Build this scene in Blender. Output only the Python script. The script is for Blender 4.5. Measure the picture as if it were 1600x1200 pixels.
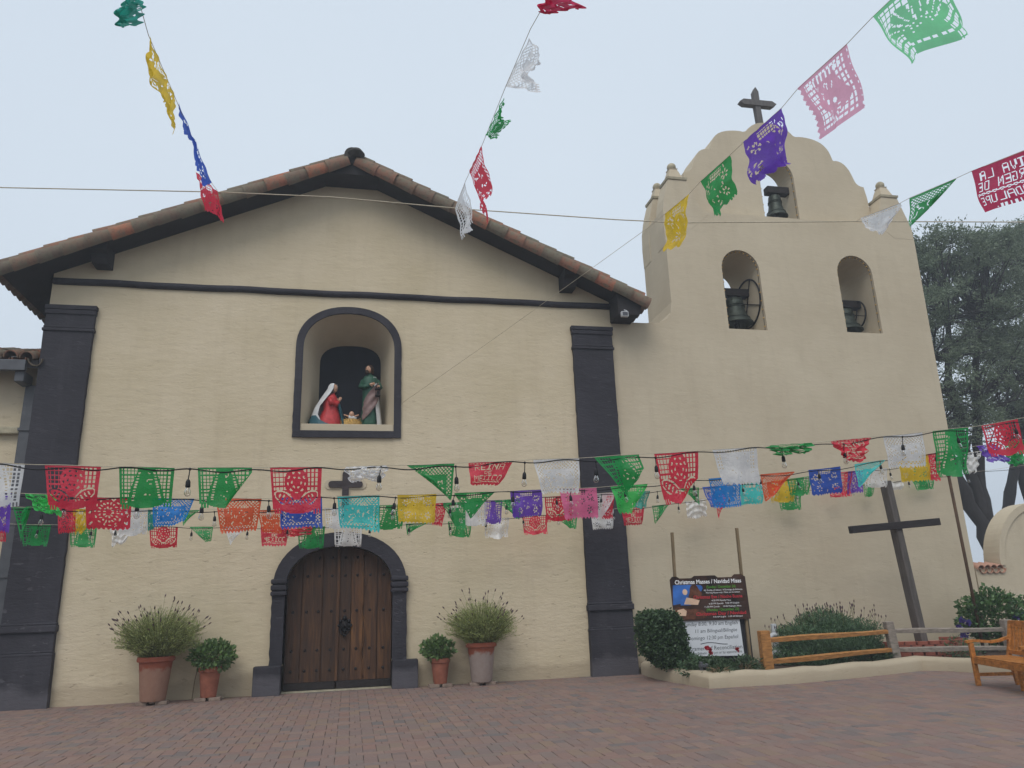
import bpy, bmesh, math, random
import numpy as np
from mathutils import Vector, Matrix
from mathutils.geometry import tessellate_polygon

random.seed(7); rng = np.random.default_rng(7)
S = bpy.context.scene
COL = S.collection
for o in list(bpy.data.objects): bpy.data.objects.remove(o)

# ---------------------------------------------------------------- camera
FL = 1180.0                                   # focal length in photo pixels (1600 wide)
CAM = np.array([0.18, -15.35, 1.5])
YAW, PIT, ROL = [math.radians(a) for a in (12.2, 15.98, -2.02)]
_f = np.array([math.sin(YAW)*math.cos(PIT), math.cos(YAW)*math.cos(PIT), math.sin(PIT)])
_r = np.array([math.cos(YAW), -math.sin(YAW), 0.0])
_u = np.cross(_r, _f)
_c, _s = math.cos(ROL), math.sin(ROL)
_r, _u = _c*_r+_s*_u, -_s*_r+_c*_u
cam = bpy.data.cameras.new('camera'); camo = bpy.data.objects.new('camera', cam); COL.objects.link(camo)
cam.sensor_width = 36; cam.lens = 36*FL/1600; cam.clip_start = .05; cam.clip_end = 2000
camo.matrix_world = Matrix(((_r[0], _u[0], -_f[0], CAM[0]), (_r[1], _u[1], -_f[1], CAM[1]), (_r[2], _u[2], -_f[2], CAM[2]), (0, 0, 0, 1)))
S.camera = camo
S.render.resolution_x, S.render.resolution_y = 1024, 768

def ray(px, py): return (px-800)/FL*_r-(py-600)/FL*_u+_f
def at(px, py, Y):                             # measured point on the plane at distance Y from the church front
    d = ray(px, py); return CAM+d*((Y-CAM[1])/d[1])
def atd(px, py, dep): return CAM+ray(px, py)*dep     # measured point at a given distance

# ---------------------------------------------------------------- world, sun, exposure
SUN_EL, SUN_AZ = math.radians(52), math.radians(205)   # azimuth of the sun measured from +Y clockwise (behind-left of camera)
w = bpy.data.worlds.new('World'); S.world = w; w.use_nodes = True
nt = w.node_tree; nt.nodes.clear()
sky = nt.nodes.new('ShaderNodeTexSky'); sky.sky_type = 'NISHITA'; sky.sun_disc = False
sky.sun_elevation = SUN_EL; sky.sun_rotation = SUN_AZ; sky.dust_density = 6; sky.air_density = 1.2
bg1 = nt.nodes.new('ShaderNodeBackground'); bg1.inputs['Strength'].default_value = .05
bg2 = nt.nodes.new('ShaderNodeBackground')              # the even layer of fog cloud
tc = nt.nodes.new('ShaderNodeTexCoord'); nz = nt.nodes.new('ShaderNodeTexNoise'); nz.inputs['Scale'].default_value = 1.3; nz.inputs['Detail'].default_value = 3
cr = nt.nodes.new('ShaderNodeValToRGB')
cr.color_ramp.elements[0].position = .3; cr.color_ramp.elements[0].color = (.615, .70, .80, 1)
cr.color_ramp.elements[1].position = .75; cr.color_ramp.elements[1].color = (.66, .745, .835, 1)
bg2.inputs['Strength'].default_value = 1.06
addw = nt.nodes.new('ShaderNodeMixShader'); addw.inputs[0].default_value = .93
out = nt.nodes.new('ShaderNodeOutputWorld')
L = nt.links.new
L(tc.outputs['Generated'], nz.inputs['Vector']); L(nz.outputs['Fac'], cr.inputs['Fac']); L(cr.outputs['Color'], bg2.inputs['Color'])
L(sky.outputs['Color'], bg1.inputs['Color']); L(bg1.outputs[0], addw.inputs[1]); L(bg2.outputs[0], addw.inputs[2]); L(addw.outputs[0], out.inputs['Surface'])
sl = bpy.data.lights.new('sun', 'SUN'); sl.energy = 1.5; sl.angle = math.radians(35); sl.color = (1, .965, .92)
so = bpy.data.objects.new('sun', sl); COL.objects.link(so)
sd = Vector((math.sin(SUN_AZ)*math.cos(SUN_EL), math.cos(SUN_AZ)*math.cos(SUN_EL), math.sin(SUN_EL)))
so.rotation_euler = sd.to_track_quat('Z', 'Y').to_euler(); so.location = (-10, -20, 30)
S.view_settings.view_transform = 'Standard'; S.view_settings.look = 'None'; S.view_settings.exposure = .1; S.view_settings.gamma = 1
S.cycles.max_bounces = 6; S.cycles.transparent_max_bounces = 16

# ---------------------------------------------------------------- materials
def srgb(h):
    h = h.lstrip('#'); c = [int(h[i:i+2], 16)/255 for i in (0, 2, 4)]
    return tuple(x/12.92 if x <= .04045 else ((x+.055)/1.055)**2.4 for x in c)
MATS = {}
class NT:
    def __init__(s, name):
        s.m = bpy.data.materials.new(name); s.m.use_nodes = True; s.t = s.m.node_tree; s.n = s.t.nodes
        s.b = s.n['Principled BSDF']; s.out = s.n['Material Output']
    def node(s, t, **k):
        n = s.n.new(t)
        for a, b in k.items():
            if a in n.inputs: n.inputs[a].default_value = b
            else: setattr(n, a, b)
        return n
    def link(s, a, b): s.t.links.new(a, b)
    def coords(s, kind='Object', scale=(1, 1, 1)):
        tc = s.node('ShaderNodeTexCoord'); mp = s.node('ShaderNodeMapping'); mp.inputs['Scale'].default_value = scale
        s.link(tc.outputs[kind], mp.inputs['Vector']); return mp.outputs['Vector']
    def noise(s, vec, scale, detail=4, rough=.55):
        n = s.node('ShaderNodeTexNoise'); n.inputs['Scale'].default_value = scale; n.inputs['Detail'].default_value = detail; n.inputs['Roughness'].default_value = rough
        s.link(vec, n.inputs['Vector']); return n.outputs['Fac']
    def ramp(s, fac, stops):
        r = s.node('ShaderNodeValToRGB'); e = r.color_ramp.elements
        while len(e) < len(stops): e.new(.5)
        for el, (p, c) in zip(e, stops): el.position = p; el.color = (*c, 1)
        s.link(fac, r.inputs['Fac']); return r.outputs['Color']
    def mix(s, fac, a, b, mode='MIX'):
        n = s.node('ShaderNodeMixRGB', blend_type=mode)
        for i, x in zip((0, 1, 2), (fac, a, b)):
            if hasattr(x, 'links') or hasattr(x, 'is_linked'): s.link(x, n.inputs[i])
            elif isinstance(x, (int, float)): n.inputs[i].default_value = x
            else: n.inputs[i].default_value = (*x, 1)
        return n.outputs[0]
    def math(s, op, a, b=0.0):
        n = s.node('ShaderNodeMath', operation=op)
        for i, x in zip((0, 1), (a, b)):
            if isinstance(x, (int, float)): n.inputs[i].default_value = x
            else: s.link(x, n.inputs[i])
        return n.outputs[0]
    def bump(s, h, strength=.5, dist=.02, prev=None):
        b = s.node('ShaderNodeBump'); b.inputs['Strength'].default_value = strength; b.inputs['Distance'].default_value = dist
        s.link(h, b.inputs['Height'])
        if prev is not None: s.link(prev, b.inputs['Normal'])
        return b.outputs['Normal']
    def done(s, color=None, normal=None, rough=.8, spec=.3, key=None):
        if color is not None:
            if isinstance(color, tuple): s.b.inputs['Base Color'].default_value = (*color, 1)
            else: s.link(color, s.b.inputs['Base Color'])
        if normal is not None: s.link(normal, s.b.inputs['Normal'])
        s.b.inputs['Roughness'].default_value = rough; s.b.inputs['Specular IOR Level'].default_value = spec
        MATS[key or s.m.name] = s.m; return s.m

def plaster(name, c1, c2, stain, bump=1.0, rough=.92):
    t = NT(name); v = t.coords('Object'); vh = t.coords('Object', (1, 1, 2.6))
    a = t.noise(v, .55, 5, .6); b = t.noise(v, 6, 4); col = t.ramp(a, [(.3, c1), (.72, c2)])
    col = t.mix(t.math('MULTIPLY', b, .22), col, tuple(x*.72 for x in c1))
    # weathering: thin streaks and blotches of grime
    vs = t.coords('Object', (3.2, 3.2, .35)); st = t.ramp(t.noise(vs, 1.1, 5, .65), [(.52, (0, 0, 0)), (.8, (1, 1, 1))])
    col = t.mix(t.math('MULTIPLY', st, .2), col, stain)
    # rising damp and splashed dirt above the paving, uneven upper edge
    sx = t.node('ShaderNodeSeparateXYZ'); tcn = t.node('ShaderNodeTexCoord'); t.link(tcn.outputs['Object'], sx.inputs[0])
    zz = t.math('ADD', sx.outputs['Z'], t.math('MULTIPLY', t.noise(v, 1.6, 5), -.5))
    lo = t.ramp(zz, [(-.0, (1, 1, 1)), (.12, (0, 0, 0))]); col = t.mix(t.math('MULTIPLY', lo, .5), col, stain)
    # lumpy plaster over adobe courses, pits and trowel marks
    n1 = t.noise(vh, 2.6, 5, .6); n2 = t.noise(vh, 8, 5, .65); n3 = t.noise(v, 45, 3)
    # how worn the coat is varies over the wall, and is worst near the foot
    worn = t.math('ADD', t.noise(v, .5, 3), t.math('MULTIPLY', t.math('SUBTRACT', 3.0, sx.outputs['Z']), .045))
    worn = t.ramp(worn, [(.42, (.25, .25, .25)), (.72, (1, 1, 1))])
    pit = t.ramp(t.noise(t.coords('Object', (1, 1, 2.4)), 4.6, 4, .55), [(.635, (0, 0, 0)), (.67, (1, 1, 1))])
    pit = t.math('MULTIPLY', pit, worn)
    h = t.math('ADD', t.math('MULTIPLY', n1, .9), t.math('MULTIPLY', t.math('MULTIPLY', n2, worn), .6))
    h = t.math('SUBTRACT', h, t.math('MULTIPLY', pit, .4)); h = t.math('ADD', h, t.math('MULTIPLY', n3, .05))
    col = t.mix(t.math('MULTIPLY', pit, .42*bump), col, stain)
    return t.done(col, t.bump(h, .55*bump, .03), rough, .15)
plaster('cream_plaster', srgb('C4B597'), srgb('D4C5AB'), srgb('9C8C76'))
plaster('cream_smooth', srgb('BCAE96'), srgb('C9BCA4'), srgb('9A8C77'), .5)
plaster('charcoal_paint', srgb('302E33'), srgb('424046'), srgb('676469'), 1.0, .75)

def simple(name, hexc, rough=.7, var=.18, scale=8, bump=0.0, bscale=30, metal=0, spec=.3, stretch=(1, 1, 1)):
    t = NT(name); c = srgb(hexc); v = t.coords('Object', stretch)
    col = t.ramp(t.noise(v, scale, 4), [(.3, tuple(x*(1-var) for x in c)), (.7, tuple(min(1, x*(1+var)) for x in c))])
    nrm = t.bump(t.noise(v, bscale, 4), bump, .01) if bump else None
    t.b.inputs['Metallic'].default_value = metal
    return t.done(col, nrm, rough, spec)
simple('dark_wood', '2A2524', .8, .25, 5, .5, 20, stretch=(1, 1, 1))
simple('soffit_wood', '2B2829', .85, .2, 4, .4, 14)
simple('iron', '232021', .55, .2, 20, .3, 40, .6)
simple('grey_metal', '55565A', .5, .15, 6, .1, 20, .3)
simple('conduit', '8F8877', .6, .2, 6)
simple('rope', 'B9AF9A', .9, .2, 60)
simple('cable_black', '17171A', .55, .1, 20)
simple('white_metal', 'B9BBBD', .5, .1, 8)
simple('bronze', '3A4039', .5, .35, 9, .4, 25, .5)
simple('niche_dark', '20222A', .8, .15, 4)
simple('stone_finial', 'A89F88', .9, .25, 8, .6, 25)
simple('cross_wood', '5E5A58', .85, .22, 5, .6, 25, stretch=(3, 3, .5))
simple('cross_wood_dark', '40393A', .85, .25, 4, .6, 25, stretch=(.6, 3, 3))
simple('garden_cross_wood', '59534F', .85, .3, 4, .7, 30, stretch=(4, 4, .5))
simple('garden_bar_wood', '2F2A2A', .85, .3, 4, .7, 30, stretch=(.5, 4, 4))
simple('old_brick', '857468', .9, .3, 9, .6, 30)
simple('stake_wood', '7C6B52', .85, .3, 6, .6, 30, stretch=(4, 4, .5))
simple('pole_rust', '4A3626', .7, .35, 8, .4, 40, stretch=(2, 2, .6))
simple('fence_orange', 'A0703F', .75, .36, 7, .5, 25, stretch=(1, 4, 4))
simple('fence_grey', '857B71', .85, .32, 7, .6, 25, stretch=(1, 4, 4))
simple('bench_teak', 'AC6E30', .5, .38, 9, .5, 50, stretch=(3, 1, 3))
simple('terracotta', '935A47', .85, .25, 7, .4, 30)
simple('cap_clay', 'AF8672', .9, .2, 7, .4, 30)
simple('soil', '4A3A30', .95, .35, 12, .9, 30)
simple('board_black', '2B2B2F', .7, .2, 6, .3, 20)
simple('banner_dark', '3A261D', .45, .75, 4)
simple('banner_blue', '3566AE', .45, .35, 4)
simple('banner_brown', '5E3826', .45, .7, 9)
simple('banner_light', 'D9B79C', .45, .15, 6)
simple('sheet_white', 'D5D8DC', .5, .04, 4)
simple('ink_dark', '3A4248', .6, .05, 4)
simple('ink_white', 'F0F0F0', .5, .03, 4)
simple('ink_red', 'C83440', .5, .1, 4)
simple('ink_green', '5FA83C', .5, .1, 4)
simple('brick_red', '8A4F40', .9, .25, 7, .5, 30)
simple('pinkish_soil', 'A67F70', .95, .25, 9, .6, 30)
simple('st_red', 'B63A3C', .5, .18, 14)
simple('st_white', 'C9CACB', .5, .1, 10)
simple('st_teal', '2E5560', .5, .25, 10)
simple('st_green', '2B5040', .5, .25, 10)
simple('st_mauve', '7D6662', .5, .2, 10)
simple('st_skin', 'C79C82', .5, .08, 10)
simple('st_hair', '3A2A20', .6, .2, 20)
simple('st_straw', 'B99453', .7, .3, 30, .6, 60)
simple('tile_edge_dark', '3A3733', .9, .3, 8, .5, 30)

def tile_mat(name):
    t = NT(name); v = t.coords('Object'); oi = t.node('ShaderNodeObjectInfo')
    base = t.ramp(oi.outputs['Random'], [(0, srgb('665C52')), (.2, srgb('7D6252')), (.4, srgb('6E6557')), (.58, srgb('9A6450')), (.7, srgb('74695A')), (.85, srgb('A4684F')), (1, srgb('6A645A'))])
    li = t.ramp(t.noise(v, 7, 6, .65), [(.45, (0, 0, 0)), (.62, (1, 1, 1))])
    col = t.mix(t.math('MULTIPLY', li, .75), base, srgb('6E6C5C'))
    dk = t.ramp(t.noise(v, 16, 4), [(.55, (0, 0, 0)), (.7, (1, 1, 1))]); col = t.mix(t.math('MULTIPLY', dk, .45), col, srgb('3D3934'))
    return t.done(col, t.bump(t.noise(v, 30, 4), .5, .01), .9, .2)
tile_mat('roof_tile')

def paver_mat(name, per_object):
    t = NT(name); v = t.coords('Object')
    if per_object: r = t.node('ShaderNodeObjectInfo').outputs['Random']
    else:
        g = t.node('ShaderNodeNewGeometry'); r = g.outputs['Random Per Island']
    base = t.ramp(r, [(0, srgb('837069')), (.2, srgb('8E6F64')), (.4, srgb('7D6C68')), (.55, srgb('95796B')), (.7, srgb('746C6A')), (.82, srgb('8F7763')), (.93, srgb('86685E')), (1, srgb('676666'))])
    g2 = t.node('ShaderNodeNewGeometry'); mp = t.node('ShaderNodeMapping'); t.link(g2.outputs['Position'], mp.inputs['Vector'])
    patch = t.noise(mp.outputs[0], .8, 5, .6)
    col = t.mix(t.math('MULTIPLY', patch, .55), base, srgb('80706A'))
    grain = t.noise(mp.outputs[0], 55, 4); col = t.mix(t.math('MULTIPLY', grain, .3), col, srgb('5A4E49'))
    sp = t.ramp(t.noise(mp.outputs[0], 9, 4, .7), [(.62, (0, 0, 0)), (.75, (1, 1, 1))]); col = t.mix(t.math('MULTIPLY', sp, .3), col, srgb('4C4542'))
    return t.done(col, t.bump(grain, .5, .006), .85, .3)
paver_mat('paver', True); paver_mat('paver_field', False)
simple('joint_sand', '4E4642', .95, .2, 10, .4, 40)
simple('far_ground', '8B8174', .95, .2, .4, .4, 5)

def door_wood():
    t = NT('door_wood'); v = t.coords('Object', (6, 6, .5)); oi = t.node('ShaderNodeObjectInfo')
    n = t.noise(v, 3, 6, .65)
    base = t.ramp(n, [(.25, srgb('2A1B12')), (.5, srgb('55371F')), (.75, srgb('7E552D'))])
    col = t.mix(t.math('MULTIPLY', oi.outputs['Random'], .8), base, srgb('2E2018'))
    col = t.mix(t.math('MULTIPLY', t.ramp(t.noise(t.coords('Object'), 1.2, 4), [(.5, (0, 0, 0)), (.8, (1, 1, 1))]), .5), col, srgb('241A14'))
    return t.done(col, t.bump(t.noise(t.coords('Object', (14, 14, .8)), 6, 5), .6, .008), .6, .35)
door_wood()

def paper(name, hexc, thin=.07):
    t = NT(name); c = srgb(hexc); v = t.coords('Object')
    c2 = t.ramp(t.noise(v, 9, 3), [(.3, tuple(x*.86 for x in c)), (.7, tuple(min(1, x*1.08) for x in c))])
    oi = t.node('ShaderNodeObjectInfo'); fade = t.math('ADD', t.math('MULTIPLY', oi.outputs['Random'], .06), .0)   # sun-faded by differing amounts
    c2 = t.mix(fade, c2, tuple(x*.55+.38 for x in c))
    crease = t.bump(t.noise(t.coords('Object', (1, 1, 1.3)), 11, 6, .7), .5, .05)
    dif = t.node('ShaderNodeBsdfDiffuse'); tr = t.node('ShaderNodeBsdfTranslucent'); tp = t.node('ShaderNodeBsdfTransparent'); gl = t.node('ShaderNodeBsdfGlossy', Roughness=.35)
    t.link(crease, dif.inputs['Normal']); t.link(crease, tr.inputs['Normal']); t.link(crease, gl.inputs['Normal'])
    tp.inputs['Color'].default_value = (*[min(1, x*.55+.45) for x in c], 1)
    t.link(c2, dif.inputs['Color']); t.link(c2, tr.inputs['Color']); gl.inputs['Color'].default_value = (.7, .7, .7, 1)
    m1 = t.node('ShaderNodeMixShader', Fac=.5); m2 = t.node('ShaderNodeMixShader', Fac=thin); m3 = t.node('ShaderNodeMixShader', Fac=.05)
    t.link(dif.outputs[0], m1.inputs[1]); t.link(tr.outputs[0], m1.inputs[2]); t.link(m1.outputs[0], m2.inputs[1]); t.link(tp.outputs[0], m2.inputs[2])
    t.link(m2.outputs[0], m3.inputs[1]); t.link(gl.outputs[0], m3.inputs[2]); t.link(m3.outputs[0], t.out.inputs['Surface'])
    MATS[name] = t.m
PAPER = dict(red='EC2046', green='0CA850', bright_green='46DA68', white='FDFDFF', pink='F274A6', purple='7440CC', yellow='F4CE1E', orange='FA6026', blue='1A58CC', sky_blue='1A94F0', turquoise='44E2E0', crimson='DA145C', pale_backlit_pink='FFA6C4', pale_backlit_green='62E08E', teal='1CA290')
for k, h_ in PAPER.items(): paper('paper_'+k, h_, .3 if k.startswith('pale') else .07)  # pale papers: thinner, with sky light from behind lightened into their colour

def leaf(name, stops, trans=.35):
    t = NT(name); g = t.node('ShaderNodeNewGeometry'); col = t.ramp(g.outputs['Random Per Island'], [(i/(len(stops)-1), srgb(s)) for i, s in enumerate(stops)])
    dif = t.node('ShaderNodeBsdfDiffuse'); tr = t.node('ShaderNodeBsdfTranslucent'); m = t.node('ShaderNodeMixShader', Fac=trans)
    gl = t.node('ShaderNodeBsdfGlossy', Roughness=.45); gl.inputs['Color'].default_value = (.6, .65, .6, 1); m2 = t.node('ShaderNodeMixShader', Fac=.05)
    t.link(col, dif.inputs['Color']); t.link(col, tr.inputs['Color']); t.link(dif.outputs[0], m.inputs[1]); t.link(tr.outputs[0], m.inputs[2])
    t.link(m.outputs[0], m2.inputs[1]); t.link(gl.outputs[0], m2.inputs[2]); t.link(m2.outputs[0], t.out.inputs['Surface']); MATS[name] = t.m
leaf('leaf_tree', ['4F5C48', '5F6D55', '717F65', '8A947B'])
leaf('leaf_lavender', ['8A9656', '9CA662', 'B0B57C', '788652'])
leaf('leaf_small', ['4E683A', '5F7A45', '749054', '42593A'])
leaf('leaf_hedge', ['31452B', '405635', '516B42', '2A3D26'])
leaf('leaf_rosemary', ['486144', '567250', '67825C', '3C533B'])
leaf('leaf_vine', ['3C5A33', '4D6E3C', '5F7F45', '34492C'])
leaf('leaf_ground', ['35482E', '44593A', '54684A', '2D3D28'])
leaf('petal_brown', ['5A4650', '6B5357', '4B3B44'])
leaf('petal_purple', ['4A3C82', '5A4A98', '3B3070'])
leaf('petal_red', ['B02434', 'C43848', '98202C'])
leaf('stem_green', ['6B7048', '7A7A50', '5F6440'])
simple('bark', '2E2A2A', .9, .3, 5, .8, 18, stretch=(3, 3, .7))

def glass_bulb():
    t = NT('bulb_glass'); gl = t.node('ShaderNodeBsdfGlossy', Roughness=.08); tp = t.node('ShaderNodeBsdfTransparent'); tp.inputs['Color'].default_value = (.93, .93, .92, 1)
    fr = t.node('ShaderNodeFresnel', IOR=1.5); m = t.node('ShaderNodeMixShader')
    t.link(t.math('ADD', t.math('MULTIPLY', fr.outputs[0], .6), .02), m.inputs[0]); t.link(tp.outputs[0], m.inputs[1]); t.link(gl.outputs[0], m.inputs[2]); t.link(m.outputs[0], t.out.inputs['Surface']); MATS['bulb_glass'] = t.m
glass_bulb()
def pot_mat(name, c1, c2):
    t = NT(name); v = t.coords('Object'); sx = t.node('ShaderNodeSeparateXYZ'); tcn = t.node('ShaderNodeTexCoord'); t.link(tcn.outputs['Object'], sx.inputs[0])
    z = t.math('ADD', sx.outputs['Z'], t.math('MULTIPLY', t.noise(v, 7, 4), .28))
    f = t.ramp(z, [(.62, (1, 1, 1)), (.68, (0, 0, 0))])          # lime bloom on the lower body with a ragged edge
    col = t.mix(f, srgb(c1), srgb(c2)); col = t.mix(t.math('MULTIPLY', t.noise(v, 14, 5), .45), col, srgb('6B463A'))
    return t.done(col, t.bump(t.noise(v, 40, 3), .4, .006), .88, .2)
pot_mat('pot_bloom', '9A5540', 'A5816E'); pot_mat('pot_white_bloom', '99543E', 'A79A92')

# ---------------------------------------------------------------- building helpers
class MB:
    def __init__(s): s.v = []; s.f = []
    def add(s, vs, fs):
        b = len(s.v); s.v += [tuple(map(float, p)) for p in vs]; s.f += [tuple(i+b for i in f) for f in fs]; return s
    def box(s, x0, x1, y0, y1, z0, z1, bev=0.0):
        if bev <= 0:
            return s.add([(x, y, z) for z in (z0, z1) for y in (y0, y1) for x in (x0, x1)],
                         [(0, 2, 3, 1), (4, 5, 7, 6), (0, 1, 5, 4), (2, 6, 7, 3), (0, 4, 6, 2), (1, 3, 7, 5)])
        bm = bmesh.new(); bmesh.ops.create_cube(bm, size=1)
        for v in bm.verts: v.co = ((x0+x1)/2+v.co.x*(x1-x0), (y0+y1)/2+v.co.y*(y1-y0), (z0+z1)/2+v.co.z*(z1-z0))
        bmesh.ops.bevel(bm, geom=bm.edges[:], offset=bev, segments=2, affect='EDGES', profile=.6)
        return s.bm(bm)
    def bm(s, bm):
        bm.verts.index_update(); s.add([v.co[:] for v in bm.verts], [[v.index for v in f.verts] for f in bm.faces]); bm.free(); return s
    def obox(s, c, ax, ay, az, bev=0.0):               # oriented box: centre and three half vectors
        c, ax, ay, az = map(np.array, (c, ax, ay, az))
        m = MB().box(-1, 1, -1, 1, -1, 1) if bev <= 0 else None
        if m is None:
            la, lb, lc = map(np.linalg.norm, (ax, ay, az)); m = MB().box(-la, la, -lb, lb, -lc, lc, bev); ax, ay, az = ax/la, ay/lb, az/lc
        return s.add([c+ax*p[0]+ay*p[1]+az*p[2] for p in m.v], m.f)
    def bar(s, a, b, wx, wy, bev=0.0, up=(0, 0, 1)):   # rectangular bar from a to b
        a, b = np.array(a, float), np.array(b, float); d = (b-a)/2; n = d/np.linalg.norm(d); upv = np.array(up, float)
        sd_ = np.cross(n, upv)
        if np.linalg.norm(sd_) < 1e-3: sd_ = np.cross(n, (0, 1, 0))
        sd_ /= np.linalg.norm(sd_); u2 = np.cross(sd_, n); return s.obox((a+b)/2, sd_*wx/2, d, u2*wy/2, bev)
    def tube(s, pts, r, n=6, caps=True):
        pts = [np.array(p, float) for p in pts]; m = len(pts); rs = r if hasattr(r, '__len__') else [r]*m
        t0 = pts[1]-pts[0]; ref = np.array((0, 0, 1.)) if abs(t0[2]) < .9*np.linalg.norm(t0) else np.array((1., 0, 0)); rings = []
        for i, p in enumerate(pts):
            t = pts[min(i+1, m-1)]-pts[max(i-1, 0)]; t = t/(np.linalg.norm(t)+1e-9); a = np.cross(t, ref); a /= np.linalg.norm(a)+1e-9; b = np.cross(t, a)
            rings.append([p+rs[i]*(math.cos(2*math.pi*k/n)*a+math.sin(2*math.pi*k/n)*b) for k in range(n)])
        return s.rings(rings, caps)
    def rings(s, rings, caps=True, closed=True):
        n = len(rings[0]); fs = []
        for i in range(len(rings)-1):
            for k in range(n if closed else n-1):
                k2 = (k+1) % n; fs.append((i*n+k, i*n+k2, (i+1)*n+k2, (i+1)*n+k))
        if caps: fs += [tuple(range(n))[::-1], tuple((len(rings)-1)*n+k for k in range(n))]
        return s.add([p for r in rings for p in r], fs)
    def lathe(s, c, prof, n=20, caps=True, sx=1, sy=1):
        return s.rings([[(c[0]+sx*r*math.cos(2*math.pi*k/n), c[1]+sy*r*math.sin(2*math.pi*k/n), c[2]+z) for k in range(n)] for r, z in prof], caps)
    def loft(s, secs, n=16, lump=0.0):                  # sections (x,y,z,rx,ry[,folds amplitude])
        rr = []
        for q in secs:
            x, y, z, rx, ry = q[:5]; am = q[5] if len(q) > 5 else 0
            rr.append([(x+rx*(1+am*math.sin(7*a+z*3)+am*.6*math.sin(11*a+1))*math.cos(a), y+ry*(1+am*math.sin(7*a+z*3))*math.sin(a), z) for a in [2*math.pi*k/n for k in range(n)]])
        return s.rings(rr)
    def slab(s, outer, holes, y0, y1):                  # upright slab in x,z with holes, between y0 (front) and y1
        loops = [outer]+list(holes); flat = [p for l in loops for p in l]
        tris = tessellate_polygon([[Vector((p[0], p[1], 0)) for p in l] for l in loops]); n = len(flat)
        fs = [tuple(t) for t in tris]+[tuple(i+n for i in t[::-1]) for t in tris]; o = 0
        for l in loops:
            for i in range(len(l)): a, b = o+i, o+(i+1) % len(l); fs.append((a, b, b+n, a+n))
            o += len(l)
        bm = bmesh.new(); vs = [bm.verts.new((p[0], yy, p[1])) for yy in (y0, y1) for p in flat]
        for f in fs:
            try: bm.faces.new([vs[i] for i in f])
            except ValueError: pass
        bmesh.ops.recalc_face_normals(bm, faces=bm.faces[:]); return s.bm(bm)
    def sphere(s, c, r, n=14, m=9, sx=1, sy=1, sz=1):
        return s.rings([[(c[0]+sx*r*math.sin(t)*math.cos(2*math.pi*k/n), c[1]+sy*r*math.sin(t)*math.sin(2*math.pi*k/n), c[2]+sz*r*math.cos(t)) for k in range(n)] for t in [math.pi*(.02+.96*i/(m-1)) for i in range(m)]])
    def mesh(s, name, mat, smooth=False):
        me = bpy.data.meshes.new(name); me.from_pydata(s.v, [], s.f); me.materials.append(MATS[mat]); me.update()
        if smooth: me.polygons.foreach_set('use_smooth', [True]*len(me.polygons))
        return me
    def build(s, name, mat, parent=None, smooth=False, auto=None):
        me = s.mesh(name, mat, smooth or auto is not None)
        if auto is not None: me.set_sharp_from_angle(angle=math.radians(auto))
        return put(name, me, parent)
def root_loc(o):
    p = o; M = Matrix.Identity(4)
    while p is not None: M = Matrix.Translation(p.location) @ M if p.type == 'EMPTY' else M; p = p.parent
    return M
def put(name, me, parent=None, matrix=None):            # link a mesh object placed in world coordinates
    o = bpy.data.objects.new(name, me); COL.objects.link(o)
    if matrix is not None: o.matrix_basis = matrix
    if parent is not None:
        o.parent = parent
        o.matrix_parent_inverse = WM.get(parent.name, Matrix.Identity(4)).inverted()
    WM[o.name] = matrix.copy() if matrix is not None else Matrix.Identity(4)
    return o
WM = {}
def tag(o, label=None, cat=None, group=None, kind=None):
    if label: o['label'] = label
    if cat: o['category'] = cat
    if group: o['group'] = group
    if kind: o['kind'] = kind
    return o
def thing(name, label, cat, loc=(0, 0, 0), group=None):
    o = bpy.data.objects.new(name, None); COL.objects.link(o); o.location = loc; o.empty_display_size = .2
    WM[o.name] = Matrix.Translation(loc); return tag(o, label, cat, group)
def wobble(pts, amp=.005, step=.13, keep=()):            # hand-made edge: resample an outline and nudge it
    out = []
    for i, (a, b) in enumerate(zip(pts, pts[1:]+pts[:1])):
        n = max(1, int(math.dist(a, b)/step)) if i not in keep else 1
        out += [(a[0]+(b[0]-a[0])*k/n+(random.gauss(0, amp) if k else 0), a[1]+(b[1]-a[1])*k/n+(random.gauss(0, amp) if k else 0)) for k in range(n)]
    return out
def arch(xc, hw, z0, zs, zt, n=20, p=2.0):               # closed arch outline, x from xc-hw; superellipse exponent p
    pts = [(xc-hw, z0), (xc+hw, z0), (xc+hw, zs)]
    for i in range(1, n):
        a = math.pi*i/n; c, sn = math.cos(a), math.sin(a)
        pts.append((xc+hw*math.copysign(abs(c)**(2/p), c), zs+(zt-zs)*abs(sn)**(2/p)))
    pts.append((xc-hw, zs)); return pts
def lathe_square(mb, c, prof):                          # square-plan turned profile (half width, z)
    return mb.rings([[(c[0]-h, c[1]-h, z), (c[0]+h, c[1]-h, z), (c[0]+h, c[1]+h, z), (c[0]-h, c[1]+h, z)] for h, z in prof])
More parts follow.
